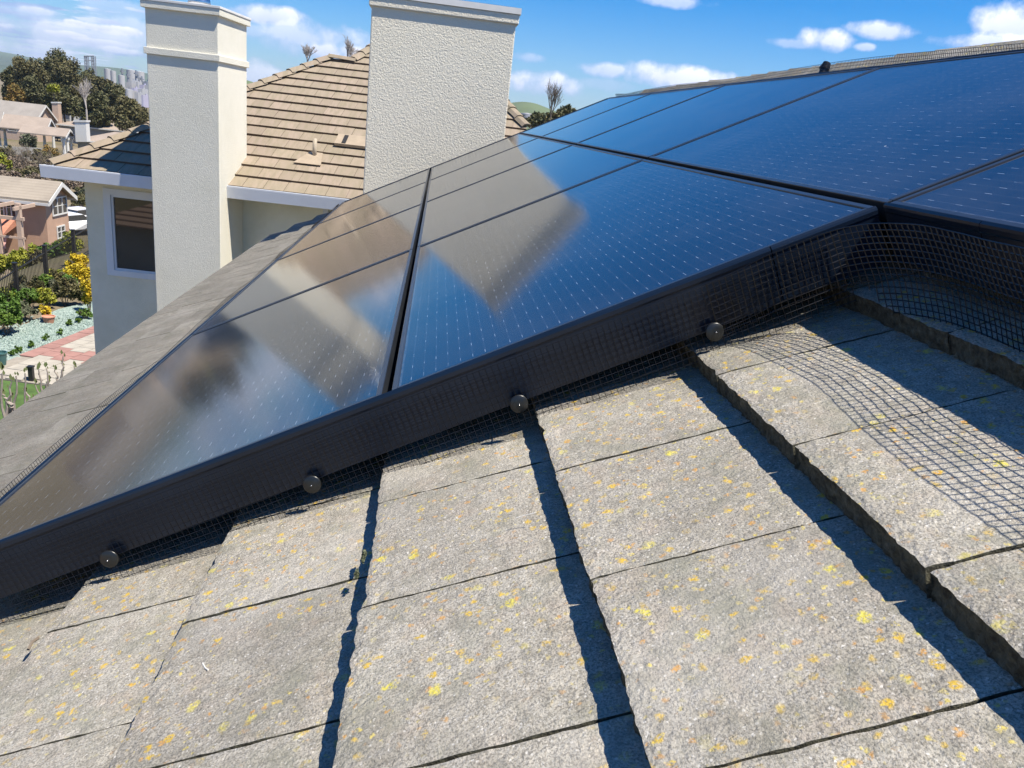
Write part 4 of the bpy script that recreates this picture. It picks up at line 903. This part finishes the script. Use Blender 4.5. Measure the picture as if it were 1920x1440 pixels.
# tan hip roof cluster
h3 = hip_house((114, 262), 250, 15, -4.6, 233, 207, 'wide pinkish hip roofed house below the dark oaks', 'greysid', 'roofpink')
h3b = gable_house((140, 263), 186, 3, -4.6, 238, 214, 6, 'pale yellow gabled front of the pinkish roofed house', 'yellowwall', 'roofpink')
h3c = hip_house((147, 290), 262, 9, -4.6, 262, 240, 'low brown roofed wing just above the shaded tiles of the tan roof', 'greysid', 'roofpink')
simple_chimney(h3c['t'], 142, 163, 229, 266, h3c['A'][1] - 1.4, 'whitetrim')
fwindow(h3c['t'], h3c['A'] + h3c['ex'] * 2.0 + ZV * .9, h3c['ex'], h3c['nr'], 2.2, 1.3, 3, 1)
porch(G(88, 286, -4.6), exx, nn_, 4.2, 6, 3.0, 'roofpink', 'small gabled porch with white columns in front of the brown roofed wing', 1.7)
porch(G(124, 292, -4.6), exx, nn_, 3.6, 6, 2.7, 'roofpink', 'lower lean porch with white columns beside the small gabled porch', .9, 3)
h4 = hip_house((-60, 214), 58, 14, -4.8, 192, 177, 'long tan roofed house behind, with a yellow chimney', 'peach', 'rooftan'); simple_chimney(h4['t'], 25, 31, 172, 192, h4['A'][1] + 2, 'yellowwall')
h5 = gable_house((76, 216), 112, 20, -4.8, 194, 175, 16, 'grey green gabled house below the dark oaks', 'greysid', 'roofgreen'); simple_chimney(h5['t'], 117, 127, 174, 190, h5['A'][1] - 2, 'whitetrim')
h6 = hip_house((112, 224), 186, 12, -4.8, 206, 187, 'grey green hip roofed house right of the white chimneys', 'greysid', 'roofgreen'); simple_chimney(h6['t'], 131, 149, 198, 228, h6['A'][1] - 12, 'whitetrim')
h7 = gable_house((250, 262), 300, 20, -4.6, 242, 219, 16, 'tan roof carrying dark panels just left of the slim chimney', 'greysid', 'rooftan')
k = (h7['ha'] - h7['he']) / (h7['W'] / 2); lo = h7['A'] + ZV * (h7['he'] + .28); q_ = h7['W'] / 2
mb = MB(); mb.prism([lo + h7['ex'] * q_ * .2 + ZV * q_ * .2 * k, lo + h7['ex'] * q_ * .85 + ZV * q_ * .85 * k, lo + h7['ex'] * q_ * .85 + ZV * (q_ * .85 * k + .1), lo + h7['ex'] * q_ * .2 + ZV * (q_ * .2 * k + .1)], h7['Ld'] * 8); o = mb.obj('solar_panel', M['frame']); tag(o, 'small dark panels on the tan roof left of the slim chimney', 'solar panel')
# ------------------------------------------------------------------ slope between the houses
mb = MB(); a, b = G(-10, 296, -4.8), G(78, 300, -4.8); mb.box(a - ZV * 1, b - a, (0, .4, 0), ZV * 2.6); o = mb.obj('retaining_wall', simple('grey_plaster_wall', (.30, .29, .27), .9)); tag(o, 'low grey garden wall behind the bare brush', 'wall')
rg = random.Random(11)
for mt_, cnt, lab_ in (('brownbrush', 34, 'tangled grey brown brush covering the slope above the salmon house'), ('olive', 10, 'patches of olive undergrowth among the grey brown brush')):
    vv_, rgb = [], np.random.default_rng(cnt)
    for i in range(cnt):
        px = rg.uniform(-14, 165); py = rg.uniform(302, 362); b_ = G(px, py, -4.9); w_ = rg.uniform(26, 48) / FPX * b_[1]; h_ = rg.uniform(16, 32) / FPX * b_[1]
        v_, f_ = leaf_cloud((b_[0], b_[1], -4.9 + h_ * .45), (w_ * .5, w_ * .5, h_ * .5), 1300, .13, rgb, 16, shell=.3); vv_.append(v_)
    vv_ = np.concatenate(vv_); o = link('brush', mesh_np('brush', vv_, np.arange(len(vv_)).reshape(-1, 4), M[mt_])); kind(tag(o, lab_, 'brush'), 'stuff')
shrub(8, 334, 34, 52, 'lime', 'yellow green bush at the left edge above the tan roof', -4.9, 1500, .14); shrub(92, 306, 42, 34, 'orange', 'rust and yellow shrub in front of the small porch', -4.9, 1500, .13); shrub(58, 292, 40, 52, 'dull', 'tangled grey green shrub right of the left porch', -4.9, 1800, .15)
for i, (px, py) in enumerate(((146, 404), (150, 372), (140, 350), (165, 362), (150, 388))): shrub(px, py + 14, 34, 34, ['brownbrush', 'olive', 'brownbrush', 'dull', 'olive'][i], ['lowest', 'middle', 'topmost', 'rightmost', 'second lowest'][i] + ' of the brown bushes on the bank right of the salmon house', -4.9, 1300, .10, 'brown bushes on the bank', clumps=14, stems=False)
for i, px in enumerate((20, 48, 72, 100, 128)): bare_tree(px, 262 + 6 * i, 330, 100 - 3 * i, ['leafless bush tree left of the grey wall', 'leafless tree in front of the grey wall', 'leafless tree right of the grey wall', 'leafless tree under the small porch', 'leafless tree beside the white gutter end'][i], 5, .3, 'bark', -5, .06, 20 + i, steps=3)
# road, kerb and parked cars right of the salmon house
M['asph'] = simple('grey_asphalt', (.10, .11, .10), .9); M['kerb'] = simple('pale_kerb', (.5, .48, .40), .9)
a, b = G(120, 396, -4.9), G(230, 420, -4.9); mb = MB(); mb.box(a + ZV * .02, b - a, (-2, 7, 0), ZV * .04); kind(mb.obj('road', M['asph']), 'structure'); mb = MB(); mb.box(a + ZV * .02 + np.array([-2, 7, 0]), b - a, (-.3, .4, 0), ZV * .15); kind(mb.obj('kerb', M['kerb']), 'structure')
def car(p, ang, label, colr):
    t = thing('parked_car', label, 'car', p, 'cars parked beyond the fence'); dx = np.array([cos(ang), sin(ang), 0]); dy = np.array([-sin(ang), cos(ang), 0]); mt = simple('car_paint_' + colr[0], colr[1], .25, 0, .02)
    def W(x, y, z): return p + dx * x + dy * y + ZV * z
    prof = [(-2.2, .35), (-2.25, .75), (-2.1, .95), (-1.5, 1.0), (-1.0, 1.05), (1.0, 1.05), (1.5, .95), (2.15, .80), (2.3, .6), (2.25, .32)]
    mb = MB(); mb.prism([W(x, -.88, z) for x, z in prof], dy * 1.76); o = child(mb, 'body', mt, t); bv_ = o.modifiers.new('b', 'BEVEL'); bv_.width = .07; bv_.segments = 3
    cab = [(-1.75, 1.0), (-1.25, 1.48), (.25, 1.5), (1.05, 1.0)]; mb = MB(); mb.prism([W(x, -.74, z) for x, z in cab], dy * 1.48); o = child(mb, 'windows', M['fwin'], t)
    mb = MB(); mb.prism([W(x, -.70, z) for x, z in ((-1.3, 1.47), (-1.2, 1.53), (.2, 1.55), (.35, 1.47))], dy * 1.4); child(mb, 'roof', mt, t)
    for x in (-1.4, 1.4):
        for y in (-.80, .80): mb = MB(); mb.tube([W(x, y - .1, .32), W(x, y + .1, .32)], .32, 16, caps=True); child(mb, 'wheel', M['rubber'], t)
car(G(140, 436, -4.85), 1.1, 'white parked car between the salmon house and the cream wall', ('white', (.78, .78, .78))); car(G(158, 424, -4.85), 1.2, 'pale silver car parked behind the white one', ('silver', (.62, .60, .60)))
# shrubs on the bank behind the fence
rg = random.Random(5)
for i in range(13):
    px = -8 + i * 13.5 + rg.uniform(-3, 3); py = 512 - i * 2.6 + rg.uniform(-8, 8); mt = rg.choice(['lime', 'lime', 'green', 'olive', 'dull'])
    shrub(px, py + 12, rg.uniform(34, 52), rg.uniform(34, 56), mt, ('yellow green' if mt == 'lime' else 'leafy green' if mt == 'green' else 'dull green') + ' shrub behind the black fence, ' + ORD[i if i < 7 else i + 1] + ' in its row', None, 2200, .065, 'shrubs behind the black fence', Y=36 + rg.uniform(-1, 3) , clumps=20, stems=False)
# ------------------------------------------------------------------ black fence
fpx = [(-26, 612), (35, 577), (89, 536), (141, 499), (196, 462)]; FP = [G(x, y, 0.) for x, y in fpx]; fh = 1.32
d_ = nrm(FP[2] - FP[1]); FP[0] = FP[1] - d_ * np.linalg.norm(FP[2] - FP[1])
fc = thing('fence', 'black metal picket fence along the back of the garden', 'fence', FP[0])
for p in FP:
    mb = MB(); mb.box(p - np.array([.05, .05, .1]), (.1, 0, 0), (0, .1, 0), (0, 0, fh + .18)); mb.box(p - np.array([.065, .065, -fh - .07]), (.13, 0, 0), (0, .13, 0), (0, 0, .03)); child(mb, 'post', M['black'], fc)
for p, q in zip(FP, FP[1:]):
    dd = q - p; Ln = np.linalg.norm(dd); dd = dd / Ln; sd = np.cross(dd, ZV)
    for z in (.14, fh - .18): mb = MB(); mb.box(p - sd * .015 + ZV * z, dd * Ln, sd * .03, ZV * .04); child(mb, 'rail', M['black'], fc)
    k = int(Ln / .14)
    for i in range(1, k): r_ = p + dd * (i * Ln / k); mb = MB(); mb.box(r_ - sd * .0075 - dd * .0075 + ZV * .05, dd * .015, sd * .015, ZV * (fh - .02)); child(mb, 'picket', M['black'], fc)
# ------------------------------------------------------------------ garden
def gpoly(pxs, z=0.): return [G(x, y, z) for x, y in pxs]
s = NT('blue_green_gravel'); v_ = s.vor(26); s.col(s.mix(s.ramp(v_.outputs['Color'], [(.2, 0.), (.8, 1.)]), (.17, .235, .21), (.34, .41, .375))); s.set(.9, 0, .2); s.bump(v_.outputs['Distance'], .8, .02); M['gravel'] = s.m
mb = MB(); mb.add([q + ZV * .012 for q in gpoly([(-40, 700), (-20, 650), (40, 612), (110, 580), (185, 562), (215, 590), (175, 616), (90, 646), (15, 678)])], [tuple(range(9))]); kind(mb.obj('gravel_bed', M['gravel']), 'structure')
st_v, st_f = [], []
rgn = np.random.default_rng(4); PG = gpoly([(0, 655), (60, 612), (150, 575), (170, 612), (90, 644), (10, 676)]); mb = MB()
for i in range(2600):
    w_ = rgn.random(len(PG)) ** 2 + 1e-3; w_ /= w_.sum(); c = sum(a * b for a, b in zip(w_, PG)) + np.array([rgn.normal() * .5, rgn.normal() * .5, .02]); r_ = .02 + .03 * rgn.random(); an = rgn.random() * 6
    e1_ = np.array([cos(an), sin(an), .2]) * r_; e2_ = np.array([-sin(an), cos(an), .1]) * r_; mb.add([c - e1_, c - e2_, c + e1_, c + e2_, c + ZV * r_], [(0, 1, 4), (1, 2, 4), (2, 3, 4), (3, 0, 4)])
o = kind(mb.obj('gravel', M['gravel']), 'stuff'); tag(o, 'loose blue green gravel in the garden bed', 'gravel')
# patio of red and beige pavers
pa, pb = G(14, 678, 0.), G(170, 617, 0.); pe = nrm(pb - pa); pn = nrm(np.cross(pe, ZV)); pn = pn if pn[0] > 0 else -pn
M['pred'] = simple('dusty_red_paver', (.30, .165, .14), .9, 0, .15, 3, .2); M['pbei'] = simple('pale_beige_paver', (.36, .33, .28), .9, 0, .15, 3, .2); M['sand'] = simple('joint_sand', (.28, .25, .21), .95)
mb = MB(); mb.box(pa - pe * 1.2 + ZV * .0, pe * 13.2, pn * 4.6, ZV * .03); pat = kind(mb.obj('patio', M['sand']), 'structure'); pw = .38
for i in range(33):
    for j in range(11):
        red = j < 1 or (i < 6 and i > 3); z = .03 + random.uniform(0, .008); q = pa - pe * 1.2 + pe * (i * .40 + .01 + (.2 if j % 2 else 0)) + pn * (j * .415 + .01) + ZV * z
        if i < 4 and j < 1: continue
        mb = MB(); mb.box(q, pe * .385, pn * .40, ZV * .03); o = mb.obj('paver', M['pred' if red else 'pbei'], pat)
M['lawn'] = simple('short_green_lawn', (.06, .11, .025), .95, 0, .3, 3, .5, 30)
mb = MB(); q = pa + pn * 4.65 - pe * 4; mb.box(q + ZV * .0, pe * 17, pn * 4, ZV * .02); mb.box(pa - pe * 4 + ZV * .0, pe * 2.75, pn * 4.6, ZV * .021); kind(mb.obj('lawn', M['lawn']), 'structure')
mb = MB(); b = G(60, 716, 0.); mb.abox(b[0] - .05, b[0] + .05, b[1] - .05, b[1] + .05, 0, .36); mb.abox(b[0] - .065, b[0] + .065, b[1] - .065, b[1] + .065, .36, .40); tag(mb.obj('bollard_light', M['black']), 'short dark garden light post standing on the patio edge', 'garden light')
def pot(px, py, r_, h_, mt, label):
    b = G(px, py, 0.); n = 18; mb = MB(); prof = [(.7, 0), (1., .9), (1.08, .9), (1.08, 1.), (.92, 1.), (.9, .85), (0, .85)]; V_ = []
    for k_, z_ in prof:
        for j in range(n): V_.append(b + np.array([r_ * k_ * cos(2 * pi * j / n), r_ * k_ * sin(2 * pi * j / n), h_ * z_]))
    mb.add(V_, [(i * n + j, i * n + (j + 1) % n, (i + 1) * n + (j + 1) % n, (i + 1) * n + j) for i in range(len(prof) - 1) for j in range(n)]); o = mb.obj('flower_pot', M[mt]); tag(o, label, 'pot')
M['terra'] = simple('terracotta_pot', (.50, .25, .17), .85); M['teal'] = simple('teal_glazed_pot', (.05, .12, .12), .35)
pot(92, 606, .17, .22, 'terra', 'terracotta pot holding a yellow succulent by the gravel'); pot(3, 686, .14, .36, 'teal', 'dark teal pot at the left edge of the patio')
M['black_old'] = M['black']
shrub(14, 628, 66, 74, 'green', 'rounded fresh green shrub at the left end of the gravel', 0., 3600, .05, None); shrub(150, 545, 60, 72, 'yellow', 'bright yellow flowering bush against the fence', 0., 4200, .045); shrub(168, 585, 30, 70, 'yellow', 'narrow yellow bush touching the corner of the cream wall', 0., 2200, .045)
shrub(90, 578, 40, 42, 'lime', 'yellow green leafy plant in front of the middle fence post', 0., 2200, .05); shrub(122, 572, 56, 56, 'olive', 'spiky dark green bush at the foot of the fence', 0., 3000, .045); shrub(87, 602, 22, 34, 'yellow', 'yellow succulent growing in the terracotta pot', 0., 700, .05)
shrub(52, 600, 40, 34, 'dull', 'grey green mound between the green shrub and the pot', 0., 1600, .045); shrub(160, 598, 34, 20, 'green', 'low green weeds beside the gravel near the wall', 0., 1000, .035); shrub(38, 560, 44, 46, 'olive', 'dark green bush behind the fence post', 0., 2200, .045)
shrub(8, 585, 40, 50, 'lime', 'yellow green bush against the left fence panel', 0., 2200, .05); shrub(60, 580, 36, 44, 'green', 'leafy green plant between two fence posts', 0., 1800, .045); shrub(108, 545, 40, 40, 'lime', 'yellow green bush behind the pickets', 0., 2000, .045)
for i, (px, py) in enumerate(((60, 652), (88, 640), (110, 630), (36, 662), (130, 612), (150, 606), (24, 668))): shrub(px, py, 18, 13, 'green', 'tuft of green weeds along the red pavers, ' + ['third from the left', 'fourth from the left', 'fifth from the left', 'second from the left', 'second from the right', 'rightmost', 'leftmost'][i], 0., 320, .03, 'weeds along the red pavers', name='weed', clumps=8, stems=False)
bf_ = [(-6, 600, 40, 48, 'olive'), (30, 585, 36, 44, 'green'), (48, 572, 34, 40, 'dull'), (70, 566, 36, 44, 'olive'), (84, 556, 36, 44, 'green'), (100, 560, 34, 38, 'dull'), (112, 552, 36, 48, 'olive'), (130, 556, 36, 42, 'green'), (146, 572, 40, 38, 'olive'), (136, 530, 34, 36, 'lime')]
for i, (px, py, w_, h_, mt_) in enumerate(bf_):
    shrub(px, py, w_, h_, mt_, {'olive': 'dark olive', 'green': 'fresh green', 'dull': 'grey green', 'lime': 'yellow green'}[mt_] + ' bush in the hedge along the fence, ' + ['leftmost', 'second', 'third', 'fourth', 'fifth', 'sixth', 'seventh', 'eighth', 'second from the right', 'farthest'][i] + ' of the row', 0., 2400, .04, 'bushes in the hedge along the fence', clumps=22, stems=False)
# a tan roofed house behind the viewer, mirrored in the neighbour's window
hb = thing('house', 'low single storey tan roofed wing behind the viewer, mirrored in the neighbour window', 'house', (-14, -14, 0)); mb = MB(); mb.abox(-14, -5.5, -14, 1, 0, 2.35); child(mb, 'wall', M['wall'], hb)
s2 = NT('tan_tile_courses'); sp2 = s2.n('ShaderNodeSeparateXYZ'); s2.l(s2.P(), sp2.inputs[0]); fr2 = s2.mth('FRACT', s2.mth('DIVIDE', sp2.outputs[2], .13)); s2.col(s2.mix(s2.ramp(fr2, [(.25, 1.), (.4, 0.)]), (.36, .26, .19), (.10, .07, .05))); s2.set(.9, 0, .2)
q_ = [np.array(v_) for v_ in ((-14.5, -14.5, 2.35), (-5, -14.5, 2.35), (-5, 1.5, 2.35), (-14.5, 1.5, 2.35), (-9.8, -10, 4.4), (-9.8, -3.6, 4.4))]; mb = MB(); mb.add(q_, [(0, 1, 4), (1, 2, 5, 4), (2, 3, 5), (3, 0, 4, 5), (0, 3, 2, 1)]); child(mb, 'roof', s2.m, hb)
# small litter on the tiles
def on_tile(px, py): return onplane(px, py, R(0, 0, -.594), NV)
M['straw'] = simple('bleached_dry_twig', (.62, .60, .55), .8)
for pts_, rad_, lab_ in (([(380, 1237), (381, 1246), (386, 1254), (391, 1257)], .0012, 'short bent white twig lying on a lower left tile'), ([(686, 1092), (700, 1083), (722, 1079), (748, 1081)], .0008, 'thin pale straw lying beside the middle shadow gap'), ([(968, 972), (985, 967), (1006, 962)], .0006, 'fine pale fibre lying on the upper middle tile')):
    mb = MB(); mb.tube([on_tile(*q) + NV * .001 for q in pts_], rad_, 6, caps=True); tag(mb.obj('dry_twig', M['straw']), lab_, 'twig')
mb = MB(); a_, b_ = on_tile(53, 1218), on_tile(72, 1196); mb.tube([a_, (a_ + b_) / 2 + NV * .004, b_], .003, 6, caps=True); tag(mb.obj('dark_stick', M['bark']), 'short black stick lodged at the end of a tile joint, lower left', 'stick')
rgm = np.random.default_rng(8); c_ = on_tile(684, 1046); v_, f_ = leaf_cloud(c_ + NV * .004, (.004, .022, .008), 900, .0022, rgm, 16, shell=.2); o = link('moss', mesh_np('moss', v_, f_, M['dull'])); tag(o, 'little crumb of moss stuck on the tile edge beside the second shadow gap', 'moss')
v_, f_ = leaf_cloud(c_ + YV * -.05 + NV * .004 + AV * -.008, (.004, .012, .006), 400, .0022, rgm, 10, shell=.2); o = link('moss', mesh_np('moss', v_, f_, M['dull'])); tag(o, 'smaller moss crumb just below the first on the same tile edge', 'moss')
# loose stones beside the gravel
M['stone'] = simple('pale_garden_stone', (.5, .48, .44), .9, 0, .2, 9, .5)
# ------------------------------------------------------------------ budding twigs in front of our eave
M['twig'] = simple('grey_budding_twig', (.30, .26, .22), .9, 0, .25, 20); M['bud'] = mat_leaf('pale_green_buds', (.42, .46, .16), (.30, .36, .12))
rg = random.Random(21)
sp_ = thing('sapling', 'nearly leafless budding tree whose twigs rise past the eave at the left edge', 'tree', (-4.2, 6.0, 0))
mb = MB(); mb.tube([(-4.2, 6.0, 0), (-4.15, 6.05, 1.5), (-4.1, 6.0, 2.6)], .06, 8, r2=.04); child(mb, 'trunk', M['twig'], sp_)
root = np.array([-4.1, 6.0, 2.6]); bv_ = []; bf_ = []
TW_ = [(30, 705, 26, 820, 4.6), (49, 700, 44, 830, 5.2), (66, 722, 90, 790, 5.6), (73, 692, 80, 770, 5.8), (86, 690, 92, 745, 6.0), (103, 692, 112, 725, 6.2), (118, 668, 117, 715, 6.4), (140, 688, 143, 712, 6.6), (21, 716, 6, 800, 4.4), (5, 738, 22, 762, 4.4), (18, 745, 40, 830, 4.6), (50, 735, 62, 765, 5.2), (4, 700, 10, 850, 4.2), (60, 745, 20, 800, 5.0), (92, 715, 84, 745, 6.)]
bq = []
for (x1, y1, x0, y0, Y) in TW_:
    tip = atY(x1, y1, Y); bs = atY(x0, y0, Y); K_ = 7; pts = [bs + (tip - bs) * t_ / K_ + np.array([rg.uniform(-.012, .012), 0, 0]) for t_ in range(K_ + 1)]
    mid = (root + bs) / 2 + np.array([0, 0, -.15]); mb = MB(); mb.tube([root, mid, bs] + pts[1:], .013, 6, r2=.004); child(mb, 'twig', M['twig'], sp_)
    for k_ in range(3, K_ + 1):
        for q_ in range(3 if k_ == K_ else 1):
            c = pts[k_] + np.array([rg.uniform(-.012, .012), 0, rg.uniform(-.01, .02)]); s_ = rg.uniform(.008, .02) * (1.3 if k_ == K_ else .7); bq += [c, c + np.array([s_ * .6, 0, s_ * .8]), c + ZV * s_ * 2, c + np.array([-s_ * .6, s_ * .3, s_ * .8])]
bq = np.array(bq); child_me(mesh_np('buds', bq, np.arange(len(bq)).reshape(-1, 4), M['bud']), 'buds', sp_)
# ------------------------------------------------------------------ black ribbed vent behind the ridge, eave debris
p = onplane(1545, 131, R(0, 0, -.50), NV); vt = thing('vent_cap', 'black ribbed vent cap peeping over the ridge tiles', 'roof vent', p); dist = np.linalg.norm(p - CAM); rr_ = 8.5 / FPX * dist
ax = nrm(np.array([.35, .25, 1.]));
for k in range(5):
    mb = MB(); c = p + ax * (rr_ * (.1 + .28 * k)); mb.tube([c, c + ax * rr_ * .18], rr_ * (1.0 - .07 * k), 18, caps=True); child(mb, 'rib', M['rubber'], vt)
mb = MB(); mb.tube([p - ax * rr_ * 2, p + ax * rr_ * 1.3], rr_ * .75, 16, caps=True); child(mb, 'core', M['rubber'], vt)
# ------------------------------------------------------------------ air
mb = MB(); mb.abox(-7000, 7000, -400, 6200, -45, 260); s = NT('haze_air'); s.t.nodes.remove(s.b); pv_ = s.n('ShaderNodeVolumePrincipled'); pv_.inputs['Color'].default_value = (.80, .88, 1., 1); pv_.inputs['Density'].default_value = .00010; pv_.inputs['Anisotropy'].default_value = .2
s.l(pv_.outputs[0], s.o.inputs['Volume'])
hz = kind(mb.obj('haze', s.m), 'stuff'); tag(hz, 'thin blue haze filling the air over the town', 'haze')
